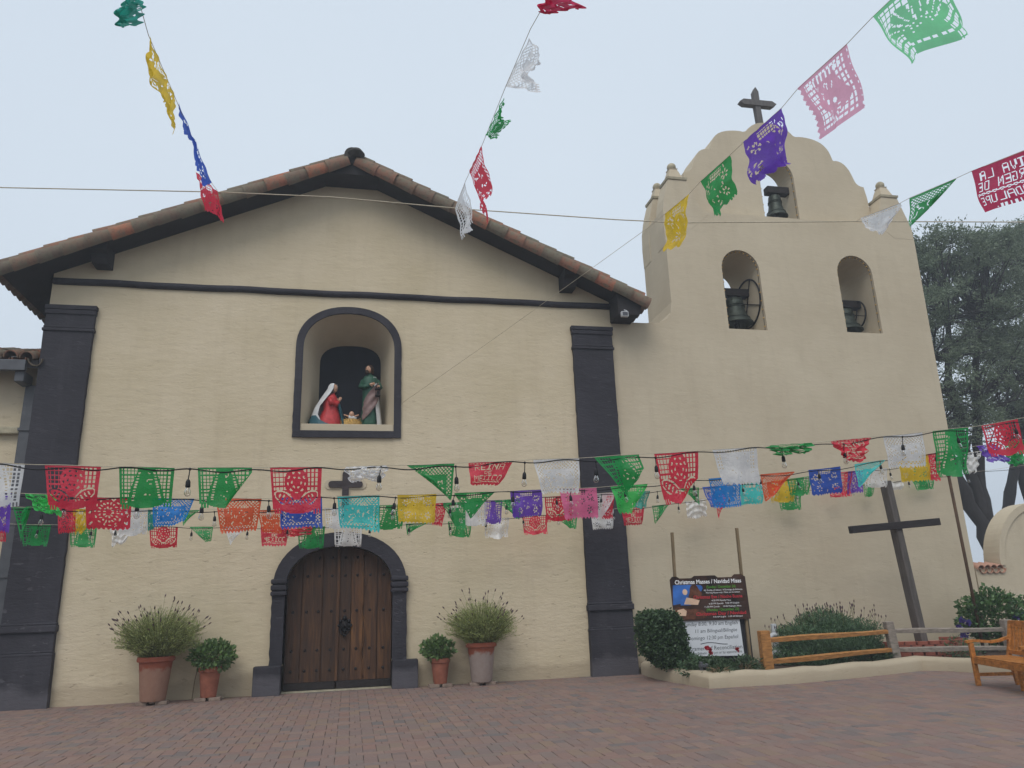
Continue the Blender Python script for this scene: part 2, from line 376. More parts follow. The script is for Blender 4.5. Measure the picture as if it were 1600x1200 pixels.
# ================================================================ THE SETTING: ground, paving, bed
g = MB().add([(-400, -400, -.07), (400, -400, -.07), (400, 400, -.07), (-400, 400, -.07)], [(0, 1, 2, 3)]).build('ground', 'far_ground'); tag(g, kind='structure')
PX0, PX1, PY0, PY1 = -14.0, 20.0, -17.0, -.005
pv = MB().box(-30, 40, -45, .4, -.06, -.008).build('paving', 'joint_sand'); tag(pv, kind='structure')
A = .145
pieces = []                                            # (x0,x1,y0,y1)
j = 0; y = PY1
while y > PY0:
    # a band of bricks laid across, then a band of bricks laid lengthwise
    for i in range(int((PX1-PX0)/(2*A))): x = PX0+2*A*i; pieces.append((x+A/2, x+2.5*A, y-A, y))
    y2 = y-A
    for i in range(int((PX1-PX0)/A)):
        x = PX0+A*i
        if (i*7+j*3) % 2: pieces += [(x, x+A, y2-2*A, y2), (x, x+A, y2-3*A, y2-2*A)]
        else: pieces += [(x, x+A, y2-A, y2), (x, x+A, y2-3*A, y2-A)]
    y = y2-3*A; j += 1
def in_view(x, y, m=1.3):
    d = np.array((x, y, 0))-CAM; z = d@_f
    if z < 1: return False, 0
    return abs(d@_r) < z*(800/FL)+m and (d@_u)/z > -(600/FL)-.06, z
G = .0028
near = []; rest = MB()
for p in pieces:
    cx, cy = (p[0]+p[1])/2, (p[2]+p[3])/2
    if cx > 5.85 and cy > -.6*(cx < 6): pass
    ok, z = in_view(cx, cy)
    if not ok: continue
    if cx > 6.0 and cy > -2.2 and cx < 10.6: continue        # under the garden bed
    near.append((z+.0*cx, p))
near.sort(key=lambda q: q[0])
inframe = [q for q in near if abs((np.array(((q[1][0]+q[1][1])/2, (q[1][2]+q[1][3])/2, 0))-CAM)@_r) < q[0]*800/FL and ((np.array(((q[1][0]+q[1][1])/2, (q[1][2]+q[1][3])/2, 0))-CAM)@_u)/q[0] > -600/FL]
single = set(q[1] for q in inframe[:300])
def paver(mb, x0, x1, y0, y1, dz=0.0, tx=0, ty=0):
    e = .004; g_ = [G*random.choice((.25, .5, 1, 1, 1.6)) for _ in range(4)]; x0 += g_[0]; x1 -= g_[1]; y0 += g_[2]; y1 -= g_[3]; zt = dz
    top = [(x0+e, y0+e, zt-tx-ty), (x1-e, y0+e, zt+tx-ty), (x1-e, y1-e, zt+tx+ty), (x0+e, y1-e, zt-tx+ty)]
    low = [(x0, y0, zt-.004), (x1, y0, zt-.004), (x1, y1, zt-.004), (x0, y1, zt-.004)]; bot = [(a, b, -.03) for a, b, _ in low]
    mb.add(top+low+bot, [(0, 1, 2, 3)]+[(4+k, 4+(k+1) % 4, (k+1) % 4, k) for k in range(4)]+[(8+k, 8+(k+1) % 4, 4+(k+1) % 4, 4+k) for k in range(4)])
PM = {}
for k, (dx, dy) in {'w': (2*A, A), 'l': (A, 2*A), 's': (A, A)}.items(): m = MB(); paver(m, -dx/2, dx/2, -dy/2, dy/2); PM[(round(dx, 3), round(dy, 3))] = m.mesh('paving_brick', 'paver')
for z, p in near:
    if p in single:
        me = PM[(round(p[1]-p[0], 3), round(p[3]-p[2], 3))]
        put('paving_brick', me, pv, Matrix.Translation(((p[0]+p[1])/2, (p[2]+p[3])/2, random.uniform(-.0025, .0015))) @ Matrix.Rotation(random.uniform(-.004, .004), 4, 'X') @ Matrix.Rotation(random.uniform(-.006, .006), 4, 'Z'))
    else: paver(rest, *p, dz=random.uniform(-.0025, .0015), tx=random.uniform(-.0012, .0012), ty=random.uniform(-.0008, .0008))
tag(rest.build('paving_brick_field', 'paver_field', pv), kind='stuff')
# ================================================================ CHURCH
church = thing('mission_church', 'cream plastered mission church with charcoal pilasters and low tiled gable', 'church')
SL, ZA = .4625, 10.71
zs = lambda x: ZA-SL*abs(x)
niche_in = arch(.045, .93, 4.93, 6.66, 7.45, 24, 2.25)
door_in = arch(-.02, 1.0, -.02, 1.86, 2.62, 24, 2.2)
MB().slab([(-5.74, -.05), (5.86, -.05), (5.86, zs(5.86)+.02), (.55, zs(.55)+.02), (-.55, zs(.55)+.02), (-5.74, zs(5.74)+.02)], [niche_in, door_in], 0, .55).build('front_wall', 'cream_plaster', church)
MB().box(-5.74, -5.2, .552, 26, -.05, 7.98).build('side_wall', 'cream_plaster', church)
MB().box(5.32, 5.86, .552, 26, -.05, 7.98).build('side_wall', 'cream_plaster', church)
MB().slab([(-5.74, -.05), (5.86, -.05), (5.86, 7.98), (0, 10.6), (-5.74, 7.98)], [], 26.01, 26.5).build('rear_wall', 'cream_plaster', church)
# ---- niche: splayed reveal, dark back, sill, painted frame
nb = arch(.07, .66, 4.93, 6.62, 7.08, 24, 2.6)
fr_, bk_ = [(x, .552, z) for x, z in niche_in], [(x, 1.0, z) for x, z in nb]
niche = MB().rings([[(x, .004, z) for x, z in niche_in], bk_], caps=False).build('niche_lining', 'cream_smooth', church, auto=40)
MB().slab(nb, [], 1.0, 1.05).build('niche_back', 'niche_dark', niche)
MB().box(-.885, .975, -.02, .99, 4.915, 5.06, .012).build('niche_sill', 'cream_smooth', niche)
no = arch(.045, 1.08, 4.78, 6.68, 7.6, 28, 2.2); ni = arch(.045, .93, 4.915, 6.66, 7.452, 28, 2.25)
MB().slab(wobble(no, .004, .1), [ni], -.05, .003).build('niche_frame', 'charcoal_paint', church, auto=35)
MB().box(-.87, .96, -.062, -.03, 4.77, 4.912, .01).build('niche_frame', 'charcoal_paint', church)
# ---- door surround
do_ = [(-1.25, .5), (-1.25, 1.86)]+[p for p in reversed(arch(-.0, 1.25, .5, 1.86, 2.89, 24, 2.15)[3:-1])]+[(1.25, 1.86), (1.25, .5)]
di_ = [(1.0-.02, .5), (.98, 1.86)]+[p for p in arch(-.02, 1.0, .5, 1.86, 2.62, 24, 2.2)[3:-1]]+[(-1.02, 1.86), (-1.02, .5)]
ds = MB().slab(wobble(do_, .006, .11, (len(do_)-1,))+di_, [], -.1, .32).build('door_surround', 'charcoal_paint', church, auto=35)
for sx in (-1, 1):
    a, b = (-1.5, -1.02) if sx < 0 else (.98, 1.46)
    MB().box(a, b, -.24, .25, -.01, .5, .02).build('plinth_block', 'charcoal_paint', ds)
    a, b = (-1.28, -.99) if sx < 0 else (.95, 1.28)
    for zc, hh in ((1.99, .045), (1.875, .05), (1.77, .04)):
        m = MB().box(a, b, -.155, .2, zc-hh, zc+hh, .03); m.build('impost_roll', 'charcoal_paint', ds)
# ---- door of two planked leaves
edges = {-1: [-1.0, -.72, -.34, -.055], 1: [-.045, .2, .44, .70, .98]}
zt = lambda x: 1.86+.76*max(0, 1-abs((x+.02)/1.0)**2.2)**(1/2.2)
leafs = {}
for sd_, ed in edges.items():
    back = MB().slab([(ed[0], .02), (ed[-1], .02)]+[(ed[-1]+(ed[0]-ed[-1])*i/14, zt(ed[-1]+(ed[0]-ed[-1])*i/14)-.003) for i in range(15)], [], .235, .3)
    lf = back.build('door', 'door_wood', church); leafs[sd_] = lf
    for a, b in zip(ed[:-1], ed[1:]):
        a += .009; b -= .009; n = 8; yy = .205+random.uniform(-.006, .006)
        outl = [(a, .16), (b, .16)]+[(b+(a-b)*i/n, max(.2, zt(b+(a-b)*i/n)-.006)) for i in range(n+1)]
        if sd_ == 1 and abs(a-.445) < .03 or sd_ == 1 and abs(b-.435) < .03: pass
        MB().slab(outl, [], yy, .236).build('plank', 'door_wood', lf)
    MB().box(ed[0]+.01, ed[-1]-.01, .17, .234, .025, .155, .006).build('kick_rail', 'dark_wood', lf)
pts = [(.44+.022*math.sin(z*7.5)+.012*math.sin(z*17), .2, z) for z in np.linspace(.2, 2.45, 40)]
MB().tube(pts, .013, 5).build('wavy_moulding', 'door_wood', leafs[1], smooth=True)
MB().box(-.075, -.02, .165, .2, .16, 2.58, .01).build('meeting_stile', 'door_wood', leafs[-1])
stud = MB().lathe((0, 0, 0), [(.028, 0), (.025, .007), (.014, .013), (.002, .016)], 8).mesh('stud', 'dark_wood', True)
rotf = Matrix.Rotation(math.radians(90), 4, 'X')
for z in (.36, .72, 1.42, 2.08, 2.42):
    for k, x in enumerate((-.88, -.63, -.41, -.17, .08, .31, .56, .82)):
        if z < zt(x)-.1: put('stud', stud, leafs[-1 if k < 4 else 1], Matrix.Translation((x, .196, z)) @ rotf)
kn = MB().lathe((0, 0, 0), [(.11, 0), (.1, .015), (.05, .03), (.03, .05), (.004, .055)], 12)
kn.v = [(x+.09, .2-z, 1.15+y) for x, y, z in kn.v]
for k in range(8):
    a = k*math.pi/4; kn.sphere((.09+.11*math.cos(a), .185, 1.15+.11*math.sin(a)), .035, 8, 5)
kn.tube([(.09+.075*math.cos(t), .15, 1.06+.085*math.sin(t)) for t in np.linspace(0, 2*math.pi, 18)], .014, 6); kn.sphere((.09, .15, .97), .03, 8, 6)
kn.lathe((.09, .19, 1.28), [(.05, -.02), (.03, .03), (.004, .06)], 8)
kn.build('door_knocker', 'iron', leafs[1], smooth=True)
MB().box(-1.02, .98, .1, .42, -.03, .018).build('door_sill', 'stone_finial', church)
# ---- pilasters
def pilaster(x0, x1):
    p = MB().slab(wobble([(x0, 1.32), (x1, 1.32), (x1, 7.3), (x0, 7.3)], .0035), [], -.1, .0).build('pilaster', 'charcoal_paint', church)
    for z0, z1, o, e in ((7.27, 7.36, .035, .03), (7.17, 7.26, .025, .02), (6.82, 6.88, .03, .03), (6.885, 6.93, .015, .015)): MB().box(x0-e, x1+e, -.1-o, -.002, z0, z1, .015).build('capital_moulding', 'charcoal_paint', p)
    for z0, z1, o, e in ((1.24, 1.36, .06, .03), (1.36, 1.4, .03, .015), (.84, .9, .05, .025), (.9, .93, .03, .015)): MB().box(x0-e, x1+e, -.1-o, -.002, z0, z1, .02).build('base_moulding', 'charcoal_paint', p)
    MB().box(x0-.005, x1+.005, -.115, -.001, .92, 1.25, .01).build('pedestal', 'charcoal_paint', p); MB().slab(wobble([(x0-.02, -.02), (x1+.03, -.02), (x1+.02, .85), (x0-.01, .85)], .004), [], -.15, -.001).build('pedestal', 'charcoal_paint', p)
pilaster(-5.74, -4.87); pilaster(4.9, 5.82)
# ---- string course
m = MB(); xs = np.linspace(-5.72, 5.84, 50); rr = []
for x in xs:
    dz = .006*math.sin(x*2.3)+.004*math.sin(x*5.1); rr.append([(x, -.002, 7.96+dz), (x, -.05, 7.955+dz), (x, -.085, 7.92+dz), (x, -.085, 7.875+dz), (x, -.05, 7.83+dz), (x, -.002, 7.825+dz)])
m.rings(rr).build('string_course', 'charcoal_paint', church, smooth=True)
# ---- cross over the door
wc = thing('wall_cross', 'small dark cross in a raised plaster outline above the church door', 'cross', (.04, -.01, 3.4))
def rcross(xc, zc, a, up, dn, hw, r):
    pts = []
    def tip(cx, cz, ang): return [(cx+r*math.cos(ang+t), cz+r*math.sin(ang+t)) for t in np.linspace(-math.pi/2, math.pi/2, 8)]
    return [(xc+hw, zc-dn), (xc+hw, zc-hw)]+tip(xc+a, zc, 0)+[(xc+hw, zc+hw)]+tip(xc, zc+up, math.pi/2)+[(xc-hw, zc+hw)]+tip(xc-a, zc, math.pi)+[(xc-hw, zc-hw), (xc-hw, zc-dn)]
MB().slab(rcross(.04, 3.83, .27, .2, .45, .065, .065), [], -.05, -.012).build('wooden_cross', 'cross_wood_dark', wc)
MB().slab(rcross(.04, 3.83, .31, .24, .5, .1, .1), [], -.016, .002).build('plaster_outline', 'cream_smooth', wc)
# ---- roof
th = math.atan(SL); OV = -.6
roof = None
for sd_ in (-1, 1):
    x1 = 6.42*sd_; n = np.array((sd_*math.sin(th), 0, math.cos(th)))*.13
    q = [np.array((0, 0, ZA)), np.array((x1, 0, zs(x1)))]
    vs = []
    for Y in (OV, 26.8):
        for p in q: vs += [p+(0, Y, 0), p+n+(0, Y, 0)]
    m = MB().add(vs, [(0, 1, 3, 2), (4, 6, 7, 5), (0, 2, 6, 4), (1, 5, 7, 3), (2, 3, 7, 6), (0, 4, 5, 1)])
    rf = m.build('roof', 'soffit_wood', church)
    if roof is None: roof = rf
    # planks under the overhang
    # barrel tiles along the verge, lapped up the slope
    def barrel(Ln, r0, r1, t=.018, n=11, a0=-.15, a1=math.pi+.15):
        mm = MB(); rings = []
        for x, r in ((0, r0), (Ln, r1)):
            o_ = [(x, -r*math.cos(a), r*math.sin(a)) for a in np.linspace(a0, a1, n)]; i_ = [(x, -(r-t)*math.cos(a), (r-t)*math.sin(a)) for a in np.linspace(a1, a0, n)]
            rings.append(o_+i_)
        return mm.rings(rings, caps=True)
    rake_me = (barrel(.5, .135, .168, a0=-1.1, a1=2.3) if sd_ > 0 else barrel(.5, .135, .168, a0=math.pi-2.3, a1=math.pi+1.1)).mesh('roof_tile', 'roof_tile', True); rake_me.set_sharp_from_angle(angle=.7)
    cov_me = barrel(.5, .1, .125).mesh('roof_tile', 'roof_tile', True); cov_me.set_sharp_from_angle(angle=.7)
    dn = Vector((sd_*math.cos(th), 0, -math.sin(th))); nn = Vector(n).normalized()
    def tile(me, s_, Y, lift, yaw=0):
        X = dn; Z = nn; Yv = Z.cross(X); M3 = Matrix((X, Yv, Z)).transposed().to_4x4()
        base = Vector((0, Y, ZA))+dn*s_+nn*lift
        put('roof_tile', me, rf, Matrix.Translation(base) @ M3 @ Matrix.Rotation(.0+random.uniform(-.02, .02), 4, 'Y') @ Matrix.Rotation(yaw+random.uniform(-.02, .02), 4, 'Z'))
    k = 0; s_ = .05
    while s_ < 6.42/math.cos(th)-.25:
        tile(rake_me, s_, OV+.02+random.uniform(-.012, .012), .075)
        tile(cov_me, s_-.16, OV+.085, .205+random.uniform(-.008, .012))
        for c in range(1, 4): tile(cov_me, s_-.07, OV+.09+.27*c, .19)
        s_ += .445+random.uniform(-.015, .015)
    # eave row seen from the side
    m = MB()
    for k in range(40):
        Y = OV+.3+k*.27; c = Vector((x1, Y, zs(x1)))+nn*.2-dn*.25; a = np.array(c); b = np.array(c+dn*.42)
        m.tube([a, b], [.1, .12], 8)
    tag(m.build('eave_tiles', 'roof_tile', rf, smooth=True), kind='stuff')
m = MB(); rr = []
for Y in (OV-.1, -.25, .2, .65, 26.8): rr.append([(.0+.17*math.cos(a), Y, ZA+.15+.19*math.sin(a)) for a in np.linspace(-.3, math.pi+.3, 12)])
m.rings(rr).build('ridge_cap', 'tile_edge_dark', church, auto=50)
MB().lathe((0, 0, 0), [(.005, -.08), (.12, -.07), (.19, 0), (.12, .07), (.005, .08)], 16).build('x', 'tile_edge_dark').name = 'ridge_end'
re_ = bpy.data.objects['ridge_end']; re_.location = (.08, OV-.04, ZA+.2); re_.scale = (1, 1.1, 1.4); re_.parent = church
# ridge beam, corbels, boxed eave with beam
MB().box(-.56, .56, OV+.02, .02, 10.45, 10.52).build('ridge_board', 'soffit_wood', church)
MB().slab([(-.56, 10.452), (.56, 10.452), (.3, ZA-.14), (0, ZA), (-.3, ZA-.14)], [], OV+.015, OV+.05).build('ridge_board', 'soffit_wood', church)
for x0 in (-4.92, 4.72):
    xc = x0+.1
    m = MB().slab([(0, zs(xc)+.1), (0, zs(xc)-.3)]+[(-.32, zs(xc)-.3), (-.4, zs(xc)-.22), (-.42, zs(xc)-.12), (-.55, zs(xc)-.08), (-.56, zs(xc)+.1)], [], 0, .3)
    m.v = [(x0-.05+y, x, z) for x, y, z in m.v]; m.build('corbel', 'soffit_wood', church)
MB().slab([(5.84, 7.5), (6.33, 7.5), (6.4, zs(6.4)+.01), (5.84, zs(5.84)+.01)], [], OV+.03, 8).build('wall_plate', 'soffit_wood', church)
# verge boards closing the roof edge under the tiles
for sd_ in (-1, 1):
    m = MB().slab([(0, ZA-.02), (6.41*sd_, zs(6.41)-.02), (6.41*sd_, zs(6.41)+.1), (0, ZA+.1)], [], OV-.03, OV-.002); m.build('verge_board', 'soffit_wood', church)
# ---- flood light under the eave
fl_ = thing('flood_light', 'small grey flood light on a bracket under the church eave', 'flood light', (6.02, -.6, 7.5))
p = at(976, 491, -.72)
MB().box(p[0]-.09, p[0]+.07, -.78, -.7, p[2]-.07, p[2]+.05, .012).build('housing', 'white_metal', fl_)
MB().box(p[0]-.07, p[0]+.05, -.786, -.779, p[2]-.05, p[2]+.03).build('lens', 'grey_metal', fl_)
MB().tube([(p[0]+.0, -.7, p[2]), (p[0]+.08, -.66, p[2]+.1), (p[0]+.06, -.57, p[2]+.16)], .016, 6).build('bracket', 'white_metal', fl_)
# ================================================================ BELL TOWER
tw = thing('bell_tower', 'cream plastered bell wall with three arched bell openings and scalloped top', 'bell tower', (10.4, .7, 0))
T0, T1 = .03, 1.45
w1, w2 = arch(9.3, .5, 7.5, 9.05, 9.57, 18), arch(12.45, .5, 7.54, 9.1, 9.62, 18)
ol = [(5.87, -.05), (14.22, -.05), (14.28, 5), (14.38, 10.2), (14.3, 10.56), (7.42, 10.55), (7.4, 8.1), (7.36, 7.85), (7.25, 7.68), (7.05, 7.58), (6.7, 7.55), (5.87, 7.55)]
MB().slab(ol, [w1, w2], T0, T1).build('wall', 'cream_smooth', tw)
half = [(0, 13.6), (.25, 13.58), (.45, 13.5), (.62, 13.36), (.72, 13.24), (.92, 13.26), (1.12, 13.25), (1.35, 13.2), (1.55, 13.1), (1.7, 12.92), (1.77, 12.7), (1.79, 12.6), (1.92, 12.62), (2.08, 12.56), (2.22, 12.4), (2.3, 12.2), (2.36, 12.0), (2.46, 11.9), (2.64, 11.87), (2.66, 10.5)]
C0 = 10.87
prof = [(C0+a, b) for a, b in half][::-1]+[(C0-a, b) for a, b in half[1:]]
ew = arch(C0+.02, .5, 10.56, 11.95, 12.5, 18)
def smooth_loop(pts, it=2):
    for _ in range(it):
        q = [pts[0]]
        for a, b in zip(pts[:-1], pts[1:]): q += [(a[0]*.75+b[0]*.25, a[1]*.75+b[1]*.25), (a[0]*.25+b[0]*.75, a[1]*.25+b[1]*.75)]
        pts = q+[pts[-1]]
    return pts
MB().slab(smooth_loop(prof, 1), [ew], .4, 1.1).build('gable_wall', 'cream_smooth', tw)
pl = [(7.405, 9.6), (7.4, 10.1), (7.42, 10.5), (7.48, 10.85), (7.56, 11.15), (7.63, 11.38), (8.12, 11.38), (8.18, 11.2), (8.3, 10.9), (8.45, 10.65), (8.62, 10.5), (8.4, 10.3), (7.6, 9.6)]
pr = [(14.37, 10.2), (14.36, 10.5), (14.28, 10.8), (14.17, 11.15), (14.1, 11.38), (13.62, 11.38), (13.54, 11.15), (13.46, 10.9), (13.44, 10.5), (13.8, 10.2)]
for (y0, y1) in ((.026, .5), (.98, 1.454)):
    for o_, xc in ((pl, 7.87), (pr, 13.86)):
        yc = (y0+y1)/2
        pi = MB().slab(o_, [], y0, y1).build('pier', 'cream_smooth', tw)
        m = MB(); lathe_square(m, (xc, yc), [(.2, 11.375), (.26, 11.39), (.27, 11.45), (.22, 11.465)]); m.build('pier_cap', 'stone_finial', pi)
        m = MB(); lathe_square(m, (xc, yc), [(.19, 11.47), (.165, 11.55), (.12, 11.7), (.1, 11.76), (.115, 11.79)]); m.build('finial_neck', 'cream_smooth', pi)
        MB().sphere((xc, yc, 11.87), .115, 14, 9).build('finial_ball', 'stone_finial', pi, smooth=True)
# cross on the tower with pointed ends
cxx, czz, cy_ = 10.8, 14.38, .7
sh = .075
cr_ = MB().slab([(cxx-sh+.03, 13.4), (cxx+sh+.03, 13.4), (cxx+sh, czz-sh), (cxx+sh, czz+.38), (cxx, czz+.52), (cxx-sh, czz+.38), (cxx-sh, czz-sh)], [], cy_-.075, cy_+.075).build('cross', 'cross_wood', tw)
MB().slab([(cxx-.42, czz-.09), (cxx+.44, czz-.08), (cxx+.56, czz+.01), (cxx+.44, czz+.09), (cxx-.42, czz+.08), (cxx-.54, czz-.01)], [], cy_-.1, cy_+.06).build('cross_arm', 'cross_wood', cr_)
# ---- bells
def bell(label, x, y, z, r, h, wheel=None, beam=(.5, .5), yokew=.1):
    b = thing('church_bell', label, 'bell', (x, y, z), 'bells hanging in the tower openings')
    pr_ = [(.0, h), (r*.3, h*.99), (r*.5, h*.93), (r*.56, h*.8), (r*.6, h*.5), (r*.7, h*.3), (r*.88, h*.12), (r, .03*h), (r, 0), (r*.93, 0), (r*.8, h*.12), (r*.55, h*.5), (r*.45, h*.85), (0, h*.9)]
    body = MB().lathe((x, y, z), [(max(q, .003), w_) for q, w_ in pr_], 28).build('bell_body', 'bronze', b, auto=50)
    for zz, q in ((.2, .815), (.62, .6), (.68, .592)): MB().tube([(x+r*q*math.cos(t), y+r*q*math.sin(t), z+h*zz) for t in np.linspace(0, 2*math.pi, 25)], .012, 5).build('moulded_band', 'bronze', body, smooth=True)
    MB().tube([(x, y, z+h*.8), (x, y, z+.02)], [.015, .03], 8).sphere((x, y, z-.03), .06, 10, 7).build('clapper', 'iron', b, smooth=True)
    MB().box(x-beam[0], x+beam[1], y-yokew, y+yokew, z+h+.02, z+h+.22, .02).build('yoke', 'dark_wood', b)
    for sx in (-.6, .6): MB().tube([(x+sx*r*.5, y, z+h*.93), (x+sx*r*.5, y, z+h+.24)], .022, 6).build('strap', 'iron', b)
    if wheel:
        wx, wr = wheel; pts = [(wx, y+wr*math.cos(t), z+h+.1+wr*math.sin(t)-.25) for t in np.linspace(0, 2*math.pi, 33)]
        wl = MB().tube(pts, .022, 6).build('wheel', 'iron', b, smooth=True)
        for k in range(2): t = .4+k*math.pi/2; MB().bar((wx, y-wr*math.cos(t), z+h-.15-wr*math.sin(t)), (wx, y+wr*math.cos(t), z+h-.15+wr*math.sin(t)), .02, .02).build('spoke', 'dark_wood', wl)
    return b
bell('bronze bell with a tall iron wheel in the opening nearest the church gable', at(1146, 470, .75)[0], .75, 7.88, .42, .72, (at(1167, 470, .75)[0], .62), (.4, .62), .12)
bell('bronze bell half hidden inside the opening nearest the trees', at(1316, 480, .75)[0], .75, 7.82, .42, .62, (at(1336, 480, .75)[0], .36), (.25, .6), .12)
bell('small dark bell on a wooden yoke in the top opening below the tower cross', at(1211, 320, .78)[0], .78, 10.98, .29, .66, None, (.22, .5), .11)
for x0, x1, z in ((8.8, 9.8, 7.5), (11.95, 12.95, 7.54)):
    bm_ = bpy.data.objects
lw = 0
for (xc, zb, zspr, ztp, y, lab) in ((9.3, 7.5, 9.05, 9.57, .02, 'string of tiny bulbs edging the bell opening nearest the church gable'), (12.45, 7.54, 9.1, 9.62, .02, 'string of tiny bulbs edging the bell opening nearest the trees'), (C0+.02, 10.56, 11.95, 12.5, .39, 'string of tiny bulbs edging the small top bell opening')):
    a = arch(xc, .47, zb, zspr, ztp-.03, 14)[1:]; pts = [(x, y+.06, z) for x, z in a]+[(xc-.47, y+.06, zb)]
    t = thing('light_string', lab, 'light string', (xc, y+.06, zb), 'tiny light strings edging the bell openings')
    MB().tube(pts, .006, 4).build('cable', 'cable_black', t)
    P = [np.array(p) for p in pts]; bm1 = MB().sphere((0, 0, 0), .02, 6, 5).mesh('bulb', 'st_straw', True)
    for p, q in zip(P[:-1], P[1:]):
        n = max(1, int(np.linalg.norm(q-p)/.22))
        for k in range(n): c = p+(q-p)*(k+.5)/n; put('bulb', bm1, t, Matrix.Translation(c))
# ================================================================ LOW WING ON THE LEFT
wg = thing('side_wing', 'low cream wing with tiled eave joining the church beside a charcoal pilaster', 'building', (-9, 1, 0))
MB().box(-26, -5.745, .4, 8, -.05, 6.27).build('wall', 'cream_plaster', wg)
lg = MB().box(-26, -6.06, .27, .405, 4.86, 5.0, .03); lg.build('ledge', 'stone_finial', wg)
m = MB().add([(-26, -.12, 6.05), (-5.75, -.12, 6.05), (-5.75, -.12, 6.2), (-26, -.12, 6.2), (-26, 6, 8.2), (-5.75, 6, 8.2), (-5.75, 6, 8.35), (-26, 6, 8.35)], [(0, 1, 2, 3), (4, 7, 6, 5), (0, 4, 5, 1), (3, 2, 6, 7), (1, 5, 6, 2), (0, 3, 7, 4)])
wr_ = m.build('roof', 'soffit_wood', wg)
tm = barrel(.6, .1, .125).mesh('roof_tile', 'roof_tile', True); tm.set_sharp_from_angle(angle=.7)
tp_ = Matrix(((0, 1, 0), (-.9417, 0, .3364), (-.3364*-1*-1, 0, .9417))).to_4x4()
dnv = Vector((0, -.9417, -.3364)); nv = Vector((0, -.3364, .9417))
M3 = Matrix((dnv, nv.cross(dnv), nv)).transposed().to_4x4()
for k in range(26):
    x = -5.92-.27*k
    for r_ in range(3):
        base = Vector((x+random.uniform(-.012, .012), -.06, 6.31))-dnv*(.42+.45*r_)+nv*random.uniform(-.01, .02)
        put('roof_tile', tm, wr_, Matrix.Translation(base) @ M3 @ Matrix.Rotation(.04, 4, 'Y'))
        if r_ == 0:
            put('roof_tile', tm, wr_, Matrix.Translation(base+Vector((.135, .03, -.03))) @ M3 @ Matrix.Rotation(math.pi, 4, 'X') @ Matrix.Rotation(-.03, 4, 'Y'))
MB().box(-26, -5.93, -.2, -.1, 5.98, 6.19, .01).build('gutter', 'grey_metal', wg)
MB().box(-6.12, -5.95, -.12, .3, 5.78, 5.99, .02).build('rafter_end', 'grey_metal', wg)
dp = MB().box(-6.03, -5.85, .2, .36, 0, 5.8, .01); dp.build('downspout', 'grey_metal', wg)
for z in (4.9, 2.2): MB().box(-6.05, -5.83, .17, .395, z, z+.05).build('pipe_clamp', 'grey_metal', wg)
MB().tube([(-5.81+.006*math.sin(z*5), .24, z) for z in np.linspace(0, 5.9, 30)], .028, 6).build('conduit', 'conduit', wg, smooth=True)
# ================================================================ STATUES IN THE NICHE
def hand(mb, p, d, up, sc=1.0):
    p, d, up = [np.array(q, float) for q in (p, d, up)]; d /= np.linalg.norm(d); sdv = np.cross(d, up); sdv /= np.linalg.norm(sdv); u = np.cross(sdv, d)
    mb.tube([p-d*.02*sc, p+d*.02*sc, p+d*.045*sc], [.016*sc, .024*sc, .02*sc], 7)
    for k, (o, l) in enumerate(((-.018, .034), (-.006, .042), (.006, .04), (.018, .03))):
        a = p+d*.04*sc+u*o*sc; mb.tube([a, a+d*l*.6*sc+sdv*.004*sc, a+d*l*sc+sdv*.012*sc], [.0075*sc, .007*sc, .004*sc], 5)
    a = p+u*-.02*sc; mb.tube([a, a+(d*.6-u*.8)*.022*sc, a+(d*.9-u*.4)*.04*sc], [.008*sc, .007*sc, .004*sc], 5)
def head(mb, c, r, fwd):
    # skull, jaw, nose, brow, ears; fwd is a unit xy vector
    c = np.array(c, float); f = np.array((fwd[0], fwd[1], 0)); sd = np.array((-fwd[1], fwd[0], 0))
    mb.sphere(c, r, 16, 11, 1, 1, 1.18); mb.sphere(c+f*r*.25+np.array((0, 0, -r*.55)), r*.62, 12, 8, 1, 1, .95)
    n0 = c+f*r*.95; mb.tube([n0+(0, 0, r*.25), n0+f*r*.2+(0, 0, -r*.12), n0+(0, 0, -r*.22)], [r*.06, r*.13, r*.08], 6)
    for s in (-1, 1): mb.sphere(c+sd*s*r*.98+(0, 0, -r*.1), r*.2, 8, 6, .7, .7, 1.2)
def face_marks(mb, c, r, fwd):
    c = np.array(c, float); f = np.array((fwd[0], fwd[1], 0)); sd = np.array((-fwd[1], fwd[0], 0))
    for s in (-1, 1):
        mb.sphere(c+f*r*.88+sd*s*r*.36+(0, 0, r*.1), r*.1, 8, 5, 1, 1, .6); mb.tube([c+f*r*.9+sd*s*r*.2+(0, 0, r*.32), c+f*r*.82+sd*s*r*.52+(0, 0, r*.3)], r*.045, 5)
    mb.tube([c+f*r*.86-sd*r*.22+(0, 0, -r*.5), c+f*r*.92+(0, 0, -r*.52), c+f*r*.86+sd*r*.22+(0, 0, -r*.5)], r*.05, 5)
NY = .42
